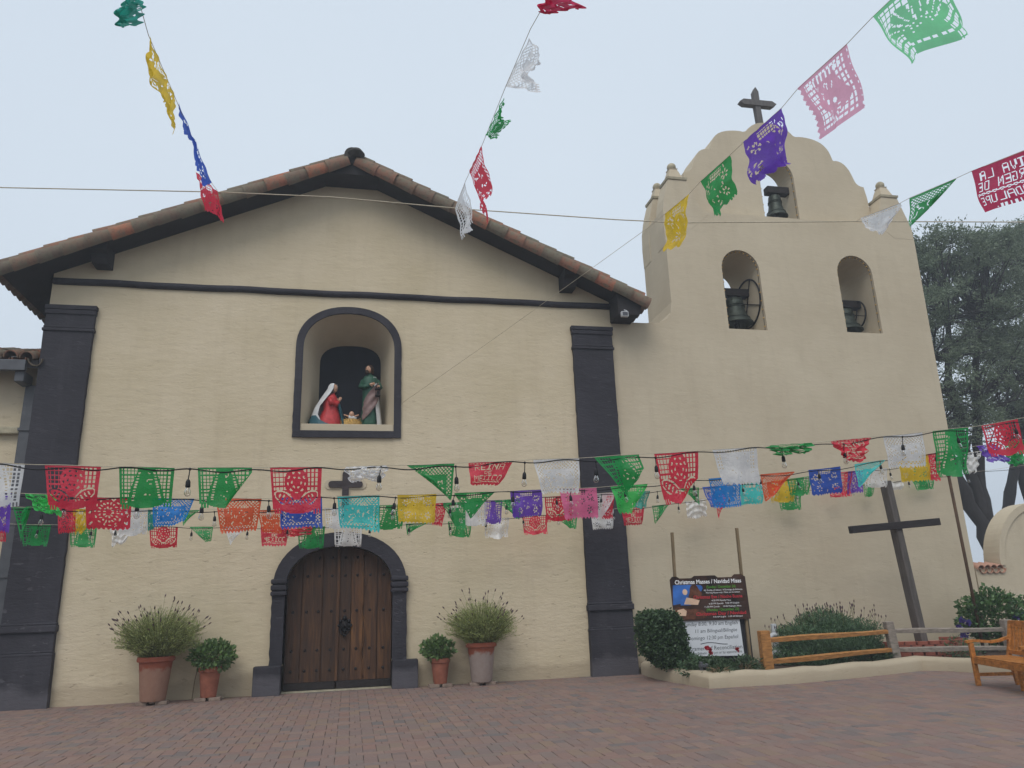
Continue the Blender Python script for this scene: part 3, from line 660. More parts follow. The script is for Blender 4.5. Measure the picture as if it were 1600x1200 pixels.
# kneeling woman
mx = -.33
st = thing('kneeling_statue', 'painted statue of a kneeling praying woman in red robe and white veil', 'statue', (mx, NY, 5.06))
MB().loft([(mx-.02, NY, 5.06, .27, .2, .04), (mx-.02, NY, 5.14, .26, .2, .05), (mx+.01, NY, 5.3, .21, .17, .05), (mx+.02, NY, 5.45, .155, .135, .03), (mx+.0, NY, 5.58, .15, .135, .02), (mx+.01, NY, 5.7, .14, .14, .01), (mx+.03, NY, 5.76, .09, .1), (mx+.05, NY, 5.8, .045, .045), (mx+.06, NY, 5.86, .042, .042)], 24).build('robe', 'st_red', st, smooth=True)
hd = (mx+.075, NY-.02, 5.92); hm = MB(); head(hm, hd, .075, (.83, -.56)); hh = hm.build('head', 'st_skin', st, smooth=True)
fm = MB(); face_marks(fm, hd, .075, (.83, -.56)); fm.build('face_features', 'st_hair', hh)
# veil: open shell over head and back
def shell(secs, a0, a1, n=18, am=.0):
    m = MB(); rr = []
    for q in secs:
        x, y, z, rx, ry = q[:5]; b0, b1 = q[5:7] if len(q) > 6 else (a0, a1)
        rr.append([(x+rx*(1+am*math.sin(9*a))*math.cos(a), y+ry*(1+am*math.sin(9*a))*math.sin(a), z) for a in np.linspace(b0, b1, n)])
    inner = [[(p[0]*.97+s[0]*.03, p[1]*.97+s[1]*.03, p[2]) for p in r] for r, s in zip(rr, secs)]
    return m.rings(rr, False, False).rings([r[::-1] for r in inner], False, False)
shell([(hd[0], NY-.02, 5.985, .055, .055, .5, 4.7), (hd[0]-.005, NY-.02, 5.94, .08, .08, .45, 4.75), (hd[0]-.01, NY-.02, 5.88, .083, .083, .4, 4.8), (hd[0]-.01, NY-.02, 5.8, .075, .075, .3, 4.9)], 0, 1, 18, .03).build('hair', 'st_hair', hh, smooth=True)
shell([(hd[0]-.005, NY-.02, 6.03, .015, .015, .4, 4.8), (hd[0]-.005, NY-.02, 6.015, .075, .072, .35, 4.85), (hd[0]-.015, NY-.02, 5.97, .102, .1, .4, 4.85), (hd[0]-.025, NY-.015, 5.9, .112, .11, .45, 4.85), (mx+.01, NY, 5.8, .14, .14, .5, 4.75), (mx-.02, NY, 5.68, .185, .175, .7, 4.45), (mx-.07, NY, 5.5, .24, .2, .9, 4.15), (mx-.1, NY, 5.32, .27, .23, 1.0, 4.2), (mx-.1, NY, 5.16, .29, .25, 1.0, 4.5), (mx-.08, NY, 5.065, .3, .26, 1.0, 4.9)], .75, 4.25, 22, .035).build('veil', 'st_white', st, smooth=True)
shell([(mx-.08, NY, 5.3, .3, .24, 2.6, 4.0), (mx-.08, NY, 5.2, .34, .27, 2.4, 4.35), (mx-.06, NY, 5.12, .36, .29, 2.2, 4.7), (mx-.04, NY, 5.065, .38, .31, 2.1, 5.0)], 2.2, 4.15, 20, .04).build('cloak', 'st_teal', st, smooth=True)
shell([(mx+.05, NY, 5.6, .16, .16), (mx+.06, NY, 5.4, .2, .19), (mx+.09, NY, 5.2, .22, .22), (mx+.1, NY, 5.065, .24, .24)], 5.55, 7.1, 10, .03).build('cloak_front', 'st_teal', st, smooth=True)
am = MB()
for s in (-1, 1): am.tube([(mx, NY+s*.13, 5.68), (mx+.03, NY+s*.16-.02, 5.55), (mx+.12, NY+s*.08-.03, 5.55), (mx+.17, NY+s*.03-.04, 5.62)], [.05, .058, .055, .04], 9)
am.build('sleeve', 'st_red', st, smooth=True)
hn = MB()
for s in (-1, 1): hand(hn, (mx+.185, NY+s*.018-.04, 5.645), (.45, -.05, .9), (1, 0, -.3), 1.15)
hn.build('praying_hands', 'st_skin', st, smooth=True)
# standing man
jx, JY = .5, .5
st = thing('standing_statue', 'painted statue of a bearded man in green robe holding a lantern', 'statue', (jx, JY, 5.06))
MB().loft([(jx, JY, 5.06, .2, .16, .07), (jx, JY, 5.2, .19, .155, .08), (jx, JY, 5.5, .165, .14, .07), (jx-.01, JY, 5.8, .15, .13, .03), (jx-.01, JY, 6.0, .165, .135, .02), (jx-.01, JY, 6.15, .175, .125, .01), (jx-.01, JY, 6.22, .13, .1), (jx-.015, JY, 6.26, .05, .05), (jx-.02, JY, 6.32, .045, .045)], 24).build('robe', 'st_green', st, smooth=True)
jh = (jx-.035, JY-.03, 6.38); hm = MB(); head(hm, jh, .075, (-.55, -.83)); hh = hm.build('head', 'st_skin', st, smooth=True)
fm = MB(); face_marks(fm, jh, .075, (-.55, -.83)); fm.build('face_features', 'st_hair', hh)
hr = shell([(jh[0]+.005, jh[1]+.005, jh[2]+.105, .01, .01, -2.15, 4.13), (jh[0]+.007, jh[1]+.006, jh[2]+.09, .06, .06, -2.1, 4.1), (jh[0]+.01, jh[1]+.01, jh[2]+.055, .084, .084, -1.7, 3.75), (jh[0]+.012, jh[1]+.015, jh[2]+.02, .09, .09, -1.35, 3.4), (jh[0]+.015, jh[1]+.02, jh[2]-.03, .09, .088), (jh[0]+.02, jh[1]+.025, jh[2]-.1, .085, .08)], -1.25, 3.3, 16, .03)
hr.sphere((jh[0]-.045, jh[1]-.062, jh[2]-.075), .042, 10, 7, 1, 1, 1.25); hr.build('hair_and_beard', 'st_hair', hh, smooth=True)
shell([(jx-.02, JY, 6.2, .15, .12), (jx-.02, JY, 5.95, .19, .155), (jx, JY, 5.6, .2, .17), (jx+.02, JY, 5.3, .22, .19), (jx+.03, JY, 5.1, .23, .2)], -1.0, 1.3, 14, .035).build('mantle', 'st_white', st, smooth=True)
dr = MB(); rr = []
for t in np.linspace(0, 1, 14):
    a = -.2-2.3*t; z0 = 6.12-.5*t+.06*math.sin(t*3); rr.append([(jx+(.18+.03*q+.012*math.sin(q*14+t*3))*math.cos(a), JY+(.158+.03*q+.012*math.sin(q*14+t*3))*math.sin(a), z0-q*(.2+.75*(t*(1.25-t)))) for q in np.linspace(0, 1, 14)])
dr.rings(rr, False, False); dr.build('drape', 'st_mauve', st, smooth=True)
am = MB(); am.tube([(jx-.15, JY, 6.13), (jx-.2, JY-.06, 5.98), (jx-.1, JY-.15, 5.96), (jx-.02, JY-.165, 6.0)], [.055, .06, .05, .035], 9)
am.tube([(jx+.14, JY, 6.13), (jx+.2, JY-.05, 5.97), (jx+.2, JY-.15, 5.95), (jx+.18, JY-.2, 5.96)], [.055, .06, .05, .035], 9); am.build('sleeve', 'st_green', st, smooth=True)
hn = MB(); hand(hn, (jx+.0, JY-.175, 6.01), (.9, -.1, .2), (0, 0, 1), 1.2); hand(hn, (jx+.175, JY-.22, 5.96), (-.3, -.8, -.4), (0, 0, 1), 1.2); hn.build('hands', 'st_skin', st, smooth=True)
ln = MB(); lx, ly, lz = jx+.15, JY-.25, 5.72
lathe_square(ln, (lx, ly), [(.045, lz), (.055, lz+.015), (.05, lz+.03)]); lathe_square(ln, (lx, ly), [(.052, lz+.15), (.06, lz+.16), (.03, lz+.2), (.008, lz+.22)])
for a in (-1, 1):
    for b in (-1, 1): ln.bar((lx+a*.042, ly+b*.042, lz+.02), (lx+a*.042, ly+b*.042, lz+.16), .012, .012)
ln.box(lx-.025, lx+.025, ly-.025, ly+.025, lz+.03, lz+.12); ln.tube([(lx+.03*math.cos(t), ly, lz+.235+.03*math.sin(t)) for t in np.linspace(0, 2*math.pi, 12)], .006, 5); ln.build('lantern', 'iron', st)
# child in straw
bx = .1
st = thing('manger_statue', 'small painted statue of an infant lying in a straw bundle', 'statue', (bx, NY, 5.06))
MB().loft([(bx, NY, 5.06, .17, .13), (bx, NY, 5.1, .21, .15, .04), (bx, NY, 5.2, .2, .14, .05), (bx, NY, 5.255, .15, .1, .05), (bx, NY, 5.26, .05, .04)], 22).build('crib', 'st_straw', st, smooth=True)
m = MB()
for k in range(120):
    a = random.uniform(0, 6.28); p = np.array((bx+.15*math.cos(a), NY+.1*math.sin(a), 5.2+random.uniform(-.08, .05))); q = p+np.array((math.cos(a)*.09, math.sin(a)*.08, random.uniform(-.05, .07))); m.tube([p, q], [.006, .002], 4)
m.build('straw', 'st_straw', st)
MB().tube([(bx+.12, NY-.03, 5.27), (bx+.04, NY-.04, 5.29), (bx-.04, NY-.04, 5.3)], [.035, .05, .045], 10).build('swaddling', 'st_white', st, smooth=True)
hm = MB(); head(hm, (bx+.02, NY-.06, 5.36), .05, (0, -1)); hm.tube([(bx-.04, NY-.05, 5.31), (bx-.1, NY-.08, 5.33)], [.02, .012], 7).tube([(bx+.07, NY-.05, 5.31), (bx+.13, NY-.08, 5.33)], [.02, .012], 7); hand(hm, (bx-.1, NY-.08, 5.33), (-1, -.3, .3), (0, 0, 1), .55); hand(hm, (bx+.13, NY-.08, 5.33), (1, -.3, .3), (0, 0, 1), .55)
hh = hm.build('infant_body', 'st_skin', st, smooth=True); fm = MB(); face_marks(fm, (bx+.02, NY-.06, 5.36), .05, (0, -1)); fm.build('face_features', 'st_hair', hh)

# ================================================================ FOLIAGE HELPERS
def leaf_quads(mb, P, size, aspect=.45, up=.3, dirs=None):
    P = np.asarray(P); n = len(P); d = rng.normal(size=(n, 3)); d[:, 2] = d[:, 2]*.7+up
    if dirs is not None: d = d*.55+dirs
    d /= np.linalg.norm(d, axis=1, keepdims=True); sdv = np.cross(d, rng.normal(size=(n, 3))); sdv /= np.linalg.norm(sdv, axis=1, keepdims=True)
    nrm = np.cross(d, sdv); s = size*rng.uniform(.6, 1.25, (n, 1)); a = P; b = P+d*s*.5+sdv*s*aspect*.5+nrm*s*.06; c = P+d*s; e = P+d*s*.5-sdv*s*aspect*.5+nrm*s*.06
    V = np.stack([a, b, c, e], 1).reshape(-1, 3); base = len(mb.v); mb.v += list(map(tuple, V.tolist())); mb.f += [(base+4*i, base+4*i+1, base+4*i+2, base+4*i+3) for i in range(n)]
    return mb
def blob_points(n, c, r, inner=.35, flat=None):
    d = rng.normal(size=(n, 3)); d /= np.linalg.norm(d, axis=1, keepdims=True); q = rng.uniform(inner**3, 1, (n, 1))**(1/3)
    lump = 1+.13*np.sin(d[:, :1]*5+1)*np.cos(d[:, 1:2]*6)+.1*np.sin(d[:, 2:3]*9+d[:, :1]*4)
    return np.array(c)+d*q*lump*np.array(r), d
def lavender(parent, c, R, H, n, leafmat, spike=60, seed=1):
    r = np.random.default_rng(seed); stems = MB(); lv = MB(); sp = MB(); pts = []; dd = []
    for i in range(n):
        a = r.uniform(0, 2*math.pi); t = r.uniform(0, 1)**.5; lean = t*1.25; L_ = H*(r.uniform(.78, 1.0) if i < n*.45 else r.uniform(.35, .85))*(1-.06*t)
        o = np.array((math.cos(a), math.sin(a), 0)); p0 = np.array(c)+o*R*.25*t; p2 = np.array(c)+o*R*(.18+.82*t)*r.uniform(.8, 1.05)+np.array((0, 0, L_*math.cos(lean*.75)))
        p1 = (p0+p2)/2+np.array((0, 0, .12*H))-o*.05*R
        path = [p0, p0*.45+p1*.55, p1*.5+p2*.5+(0, 0, .01), p2]; stems.tube(path, [.004, .0035, .003, .002], 3, False)
        for q in np.linspace(.12, .95, 16):
            pts.append(p0*(1-q)**2+2*p1*q*(1-q)+p2*q*q); dd.append((p2-p0)/np.linalg.norm(p2-p0)+o*.4)
        if i < spike:
            d = (p2-p1)/np.linalg.norm(p2-p1); e = p2+d*r.uniform(.06, .16)*H+np.array((0, 0, .03)); stems.tube([p2, e], [.003, .002], 3, False)
            f = e+d*.05*H+np.array((r.uniform(-.02, .02), 0, .02)); sp.tube([e, (e+f)/2, f], [.004, .013, .004], 5)
    Pb, db = blob_points(3600, np.array(c)+(0, 0, H*.42), (R*.82, R*.62, H*.42), .3); keep = np.hypot((Pb[:, 0]-c[0])/R, (Pb[:, 1]-c[1])/R) < .25+.75*np.clip((Pb[:, 2]-c[2]+.05)/(.4*H), 0, 1); pts += list(Pb[keep]); dd += list(db[keep]*.7+np.array((0, 0, .7)))
    stems.build('stems', 'stem_green', parent); leaf_quads(lv, np.array(pts), .06, .2, .2, np.array(dd)*.6).build('foliage', leafmat, parent); tag(sp.build('flower_spikes', 'petal_brown', parent), kind='stuff')
def pot(parent, c, R, H, mat, rimh=.09):
    prof = [(R*.62, .0), (R*.66, .02), (R*.86, H-rimh-.02), (R*.88, H-rimh), (R*.98, H-rimh+.01), (R, H-rimh*.5), (R*.97, H-.005), (R*.9, H), (R*.84, H-.02), (R*.8, H-.09)]
    p = MB().lathe((0, 0, 0), prof, 30, True).mesh('pot', mat, True); p.set_sharp_from_angle(angle=.8)
    return put('pot', p, parent, Matrix.Translation(c))
def potted(label, x, y, R, H, mat, bush, foot=.06):
    t = thing('potted_plant', label, 'potted plant', (x, y, foot), 'potted plants along the church wall')
    pot(t, (x, y, foot), R, H, mat)
    if bush[0] == 'lav': lavender(t, (x+bush[4], y, foot+H-.08), bush[1], bush[2], bush[3], 'leaf_lavender', 70, int(x*10+100))
    else:
        P, d = blob_points(bush[3], (x+bush[4], y, foot+H+bush[2]*.72), (bush[1], bush[1]*.85, bush[2]), .25)
        leaf_quads(MB(), P, .085, .6, .25, d*.8).build('foliage', 'leaf_small', t)
        m = MB()
        for k in range(26): q = P[k*7]; m.tube([(x, y, foot+H-.08), ((x+q[0])/2, (y+q[1])/2, foot+H+.08), q], [.008, .006, .003], 4, False)
        m.build('stems', 'stem_green', t)
    return t
def feet(x, y, s, who):
    for k, sx in enumerate((-1, 1)):
        o = MB().box(x+sx*s-.095, x+sx*s+.095, y-.12, y+.08, 0, .058, .01).build('support_brick', 'old_brick'); tag(o, f'weathered flat brick propping up the {who}', 'brick', 'flat bricks under the plant pots')
potted('tall lavender in a wide limed terracotta pot beside a charcoal pilaster', -3.08, -.5, .31, .72, 'pot_bloom', ('lav', .8, .95, 620, .02)); feet(-3.08, -.5, .16, 'wide pot nearest the wing')
potted('dark leafy bush in a plain terracotta pot between lavender pot and door', -2.2, -.4, .2, .5, 'terracotta', ('b', .38, .25, 1150, .03)); feet(-2.2, -.4, .12, 'plain pot next to the lavender')
potted('round green bush in a small terracotta pot next to the door plinth', 1.86, -.34, .19, .45, 'terracotta', ('b', .3, .21, 850, -.04)); feet(1.86, -.34, .12, 'small pot next to the door plinth')
potted('yellowish lavender in a terracotta pot with broad white lime stains', 2.63, -.42, .295, .7, 'pot_white_bloom', ('lav', .74, .9, 560, .02)); feet(2.63, -.42, .15, 'white stained pot')
m = MB().tube([(-2.52, -.1, 0), (-2.5, -.08, .3), (-2.45, -.06, .65)], .008, 4); tag(m.build('irrigation_tube', 'stake_wood'), 'thin brown irrigation tube rising behind the leafy pot', 'tube')
# ================================================================ GARDEN BED
path = [(5.9, -.12), (5.78, -1.2), (5.98, -3.0), (7.5, -3.05), (9.0, -2.78), (10.0, -2.52), (10.55, -2.34), (10.85, -2.7), (11.05, -3.6), (11.3, -5.2), (11.6, -8.0)]
bed = MB(); poly = path[:10]+[(15, -5.2), (15, 0.02), (5.9, .02)]
tr = tessellate_polygon([[Vector((a, b, 0)) for a, b in poly]])
nb_ = len(poly); bed.add([(a, b, .12) for a, b in poly], [tuple(t) for t in tr]); tag(bed.build('garden_bed_soil', 'soil'), kind='structure')
def sweep(path, prof, it=2):
    pts = [np.array(p, float) for p in path]
    rr = []
    for i, p in enumerate(pts):
        a = pts[max(i-1, 0)]; b = pts[min(i+1, len(pts)-1)]; t = b-a; t /= np.linalg.norm(t)
        d1 = (p-a); d2 = (b-p); n = np.array((-t[1], t[0])); k = 1.0
        if np.linalg.norm(d1) > 0 and np.linalg.norm(d2) > 0:
            d1 /= np.linalg.norm(d1); k = 1/max(.5, abs(np.dot(np.array((-d1[1], d1[0])), n)))
        j = .015*math.sin(i*2.1); rr.append([(p[0]+n[0]*o*k, p[1]+n[1]*o*k, z+(j if z > .1 else 0)) for o, z in prof])
    return MB().rings(rr)
def densify(path, step=.35, corner=()):
    out = []
    for i, (a, b) in enumerate(zip(path[:-1], path[1:])):
        n = max(1, int(math.dist(a, b)/step)); out += [(a[0]+(b[0]-a[0])*k/n, a[1]+(b[1]-a[1])*k/n) for k in range(n)]
    return out+[path[-1]]
kb = sweep(densify(path), [(-.0, -.02), (-.005, .15), (.02, .205), (.08, .235), (.2, .235), (.26, .205), (.285, .1), (.285, -.02)])
tag(kb.build('garden_kerb', 'cream_smooth', auto=50), 'low rounded cream plaster kerb edging the garden bed', 'kerb')
def shrub(name, label, cat, mat, c, r, n, size, aspect=.5, up=.3, group=None, core=True, flowers=None):
    t = thing(name, label, cat, (c[0], c[1], .12), group); P, d = blob_points(n, c, r, .45)
    P[:, 2] = np.maximum(P[:, 2], .13); leaf_quads(MB(), P, size, aspect, up, d*.7).build('foliage', mat, t)
    m = MB()
    for k in range(30): q = P[k*11 % n]; m.tube([(c[0], c[1], .1), ((c[0]+q[0])/2, (c[1]+q[1])/2, (.12+q[2])/2+.05), q], [.012, .009, .004], 4, False)
    m.build('branches', 'stake_wood', t)
    if flowers:
        fm_, pts = flowers; f = MB()
        for p in pts:
            for k in range(3): leaf_quads(f, np.repeat([p], 9, 0), .05 if 'red' in fm_ else .08, .8, .3)
        tag(f.build('flowers', fm_, t), kind='stuff')
    return t
# clipped hedge bush, squarish
t = thing('clipped_bush', 'dense dark clipped bush left to lean beside the notice board', 'bush', (6.12, -1.55, .12))
n = 15000; P = rng.uniform(-1, 1, (n, 3)); q = np.max(np.abs(P)**3, axis=1); nr = (np.abs(P)**4).sum(1)**.25; P = P/nr[:, None]*rng.uniform(.72, 1.0, (n, 1))
c0 = at(1030, 990, -1.5); P = P*np.array((.4, .42, .5))+np.array((c0[0]+.05, -1.5, .72)); P += rng.normal(size=P.shape)*.018; P[:, 0] += (P[:, 2]-.7)*-.12; P[:, 0] = np.where(P[:, 2] < .45, c0[0]+(P[:, 0]-c0[0])*(.6+.4*P[:, 2]/.45)+.08, P[:, 0])
spr = P[rng.integers(0, n, 500)]; spr = spr+(spr-np.array((c0[0]+.05, -1.5, .72)))*rng.uniform(.02, .16, (500, 1)); P = np.concatenate([P, spr])
leaf_quads(MB(), P, .062, .62, .1).build('foliage', 'leaf_hedge', t)
MB().sphere((c0[0]+.03, -1.5, .72), .34, 16, 10, .9, .9, 1.15).build('dark_core', 'leaf_hedge', t)  # added dark solid core, blocks light between the leaves
MB().tube([(c0[0]+.1, -1.5, .1), (c0[0]+.06, -1.5, .6)], [.03, .02], 6).build('stem', 'bark', t)
# roses etc. in front of the board
r1 = at(1105, 1012, -2.2); r2 = at(1110, 1020, -2.25); r3 = at(1152, 1015, -2.1)
c = at(1112, 1040, -2.3)
shrub('rose_bush', 'low rose bush with red blooms in front of the white schedule sheet', 'rose bush', 'leaf_ground', (c[0], -2.3, .2), (.45, .35, .2), 1900, .075, .55, flowers=('petal_red', [r1, r2, r3, r1+(.05, .02, -.03)]))
c = at(1078, 1040, -2.0); shrub('leafy_ground_plant', 'low green plant between the clipped bush and rose bush', 'plant', 'leaf_rosemary', (c[0]+.1, -2.0, .24), (.34, .38, .2), 1300, .06, .4)
c = at(1160, 1045, -2.2); shrub('leafy_ground_plant', 'low trailing green plant spilling by the orange fence post', 'plant', 'leaf_ground', (c[0]-.03, -2.35, .24), (.3, .3, .17), 900, .06, .45)
c = at(1128, 1062, -2.75); shrub('leafy_ground_plant', 'small green sprig hanging over the cream kerb corner', 'plant', 'leaf_ground', (c[0], -2.72, .24), (.26, .22, .1), 260, .06, .45)
t = thing('garden_light', 'small grey garden light on a stake among low plants', 'garden light', (at(1096, 1045, -2.55)[0], -2.55, .12))
c = at(1096, 1046, -2.62)+(.06, 0, .03); MB().box(c[0]-.07, c[0]-.02, -2.62, -2.56, .1, c[2]+.09, .01).box(c[0]+.02, c[0]+.07, -2.62, -2.56, .1, c[2]+.06, .01).build('stake', 'grey_metal', t); MB().box(c[0]-.08, c[0]+.08, -2.64, -2.55, c[2]-.0, c[2]+.05, .01).build('housing', 'grey_metal', t)
# rosemary / lavender behind the fence
c = at(1295, 1020, -1.2)
t = thing('lavender_bush', 'broad green lavender bush with dried flower stalks behind the fence rails', 'bush', (c[0], -1.2, .12))
P, d = blob_points(26000, (c[0], -1.2, .33), (1.12, .7, .7), .5); P = P[P[:, 2] > .12]
leaf_quads(MB(), P, .1, .2, .9).build('foliage', 'leaf_rosemary', t)
MB().sphere((c[0], -1.2, .33), .8, 22, 12, 1.1, .65, .66).build('dark_core', 'leaf_hedge', t)  # added darker ellipsoid, stands in for the shade inside the bush
sp = MB(); stm = MB()
for k in range(95):
    a = rng.uniform(-1.1, 1.1); z = .35+.68*math.sqrt(max(0, 1-(a/1.2)**2))+rng.uniform(-.1, .02); p = np.array((c[0]+a*1.02, -1.2+rng.uniform(-.5, .3), z)); e = p+np.array((a*.1+rng.uniform(-.05, .05), -.02, rng.uniform(.08, .24)))
    stm.tube([p-(0, 0, .15), p, e], .003, 3, False); sp.tube([e, e+(.003, 0, .03), e+(.005, 0, .055)], [.005, .012, .004], 5)
stm.build('stalks', 'stem_green', t); tag(sp.build('flower_spikes', 'petal_brown', t), kind='stuff')
for px, py, Y, rr_, lab in ((1375, 1040, -1.9, (.3, .2, .1), 'low shrub at the foot of the grey fence post'), (1500, 1030, -1.75, (.42, .3, .24), 'bluish green plant under the grey fence rails'), (1345, 1035, -1.8, (.5, .3, .16), 'weedy ground plant under the orange lower rail')):
    c = at(px, py, Y); shrub('leafy_ground_plant', lab, 'plant', 'leaf_rosemary' if px > 1450 else 'leaf_ground', (c[0], Y, .24), rr_, 800, .08, .3)
# purple flowering vine
c = at(1545, 960, -1.0); fl = [at(px, py, -1.3)+rng.normal(size=3)*.03 for px, py in [(1500, 980), (1505, 985), (1508, 975), (1503, 995), (1510, 992), (1572, 972), (1578, 968), (1585, 970), (1590, 962), (1575, 978), (1596, 960), (1502, 970)]]
shrub('flowering_vine', 'sprawling vine with purple flowers beside the thin brown pole', 'vine', 'leaf_vine', (c[0]+.1, -1.0, .82), (.8, .4, .55), 2600, .1, .7, flowers=('petal_purple', fl))
# white pipes
c = at(1209, 1000, -1.1)
t = thing('backflow_pipe', 'white painted water pipe assembly standing behind the orange fence post', 'pipe', (c[0], -1.1, .12))
MB().box(c[0]+.02, c[0]+.12, -1.06, -1.0, .1, .88, .012).build('post', 'white_metal', t)
for z in (.62, .3): MB().tube([(c[0]-.2, -1.12, z-.1), (c[0]-.14, -1.13, z), (c[0]-.02, -1.13, z+.06), (c[0]+.1, -1.12, z+.05)], .045, 9).build('pipe_bend', 'white_metal', t, smooth=True)
# ================================================================ NOTICE BOARD
SY = -1.5
sg = thing('notice_board', 'dark wooden notice board with two tall thin stakes in the garden bed', 'notice board', (6.85, SY, .12))
for (px, py), (qx, qy) in (((1050, 832), (1062, 1030)), ((1151, 825), (1172, 1030))):
    a, b = at(px, py, SY), at(qx, qy, SY); b = a+(b-a)*1.0; b[2] = .05; MB().bar(b, a, .05, .05, .004).build('stake', 'stake_wood', sg)
a, b = at(1052, 968, SY+.06), at(1180, 1030, SY+.06)
MB().box(a[0], at(1173, 1000, SY)[0]+.03, SY+.035, SY+.075, .08, 1.12, .006).build('backing_board', 'board_black', sg)
for q in range(4): x = a[0]+.07+q*.44; MB().box(x, x+.012, SY+.03, SY+.034, .1, 1.1).build('board_joint', 'dark_wood', sg)
def text(body, size, x, z, y, mat, parent, name='lettering', shear=0, align='LEFT', wmax=None, bold=0.0):
    cu = bpy.data.curves.new('t', 'FONT'); cu.body = body; cu.size = size; cu.shear = shear; cu.align_x = align; cu.offset = bold; cu.resolution_u = 3
    o = bpy.data.objects.new('t', cu); COL.objects.link(o); dg = bpy.context.evaluated_depsgraph_get(); me = bpy.data.meshes.new_from_object(o.evaluated_get(dg)); bpy.data.objects.remove(o)
    xs = [v.co.x for v in me.vertices]; k = 1.0
    if wmax: k = wmax/(max(xs)-min(xs))
    for v in me.vertices: v.co = (x+v.co.x*k, y, z+v.co.y)
    me.materials.clear(); me.materials.append(MATS[mat]); return put(name, me, parent)
BY = SY-.05
tl, trr, bl = at(1046, 905, BY), at(1163, 899, BY), at(1048, 968, BY)
X0, X1, Z0, Z1 = 6.07, 7.64, 1.02, 1.81
bn = thing('event_banner', 'dark nativity banner listing Christmas masses fixed over the notice board', 'banner', ((X0+X1)/2, BY, Z0))
MB().slab([(X0+.02, Z0), (X1, Z0-.01), (X1-.02, Z1-.02), (X1-.1, Z1+.03), (X1-.24, Z1+.03), (X1-.3, Z1-.02), (X0+.98, Z1-.02), (X0+.92, Z1+.02), (X0+.5, Z1+.02), (X0+.44, Z1-.02), (X0+.2, Z1-.02), (X0+.14, Z1+.015), (X0+.05, Z1+.015), (X0, Z1-.04)], [], BY-.006, BY+.006).build('panel', 'banner_dark', bn)
def print_(pts, dy, mat, name='printed_picture'):
    MB().slab(pts, [], BY-.008-dy, BY-.0065-dy*.5).build(name, mat, bn)
print_(smooth_loop([(X0+.02, Z1-.5), (X0+.3, Z1-.46), (X0+.45, Z1-.4), (X0+.6, Z1-.28), (X0+.66, Z1-.2), (X0+.6, Z1-.14), (X0+.05, Z1-.14)], 1), .0, 'banner_blue')
print_(smooth_loop([(X0+.04, Z0+.03), (X0+.7, Z0+.02), (X0+.66, Z0+.16), (X0+.5, Z0+.22), (X0+.3, Z0+.2), (X0+.16, Z0+.26), (X0+.04, Z0+.25)], 2), .001, 'banner_brown')
print_([(X0+.47+.1*math.cos(t)*(1 if math.sin(t) > 0 else 1.5), Z0+.5+.16*math.sin(t)) for t in np.linspace(0, 6.28, 15)[:-1]], .002, 'banner_brown')
print_([(X0+.46+.045*math.cos(t), Z0+.68+.05*math.sin(t)) for t in np.linspace(0, 6.28, 12)[:-1]], .003, 'banner_dark')
print_([(X0+.17, Z0+.28), (X0+.38, Z0+.28), (X0+.36, Z0+.42), (X0+.32, Z0+.5), (X0+.3, Z0+.57), (X0+.24, Z0+.58), (X0+.2, Z0+.5)], .002, 'banner_blue')
print_([(X0+.28+.05*math.cos(t), Z0+.52+.055*math.sin(t)) for t in np.linspace(0, 6.28, 12)[:-1]], .003, 'banner_light')
print_([(X0+.24, Z0+.3), (X0+.52, Z0+.28), (X0+.56, Z0+.36), (X0+.42, Z0+.4), (X0+.3, Z0+.42)], .0035, 'banner_light')
print_([(X0+.08, Z0+.1), (X0+.26, Z0+.09), (X0+.28, Z0+.18), (X0+.22, Z0+.22), (X0+.1, Z0+.2)], .003, 'banner_light')
TY = BY-.0135
text('Christmas Masses / Navidad Misas', .105, X0+.09, Z1-.125, TY, 'ink_white', bn, wmax=1.36, bold=.002)
text('(Sunday / December 24)', .075, X0+.72, Z1-.215, TY, 'ink_green', bn, wmax=.6)
text('4th Sunday of Advent / 4 Domingo de Adviento', .045, X0+.66, Z1-.265, TY, 'ink_white', bn, wmax=.8)
text('Morning Masses only / Misas por la manana', .04, X0+.7, Z1-.31, TY, 'ink_white', bn, wmax=.7)
text('Christmas Eve / Noche Buena', .085, X0+.44, Z1-.4, TY, 'ink_red', bn, wmax=1.0, bold=.001)
text('4:30 PM Family Mass', .042, X0+.8, Z1-.455, TY, 'ink_white', bn, wmax=.4)
text('6:30 PM Spanish   9:00 PM English', .042, X0+.74, Z1-.51, TY, 'ink_white', bn, wmax=.62)
text('11:30 PM Carols     12:00 Midnight Mass', .042, X0+.64, Z1-.565, TY, 'ink_white', bn, wmax=.75)
text('(Monday / December 25)', .07, X0+.68, Z1-.63, TY, 'ink_green', bn, wmax=.66)
text('Christmas Day / Navidad', .085, X0+.46, Z1-.705, TY, 'ink_red', bn, wmax=1.02, bold=.001)
text('9:30 AM English   11:00 AM Bilingual', .038, X0+.8, Z1-.75, TY, 'ink_white', bn, wmax=.6)
ws = thing('schedule_sheet', 'white sheet listing Sunday masses fixed below the dark banner', 'sign', (6.8, SY, .4))
WY = SY-.02; A_, B_, C_, D_ = (6.2, 1.03), (7.42, 1.03), (7.44, .36), (6.24, .4)
MB().slab([D_, C_, B_, A_], [], WY-.004, WY+.004).build('sheet', 'sheet_white', ws)
TW = WY-.0055
text('Sunday 8:00, 9:30 am English', .095, 6.27, .925, TW, 'ink_dark', ws, wmax=1.1, shear=.12)
text('11 am Bilingual/Bilingüe', .09, 6.48, .8, TW, 'ink_dark', ws, wmax=.85, shear=.12)
text('Domingo 12:30 pm Español', .095, 6.33, .675, TW, 'ink_dark', ws, wmax=1.02, shear=.12)
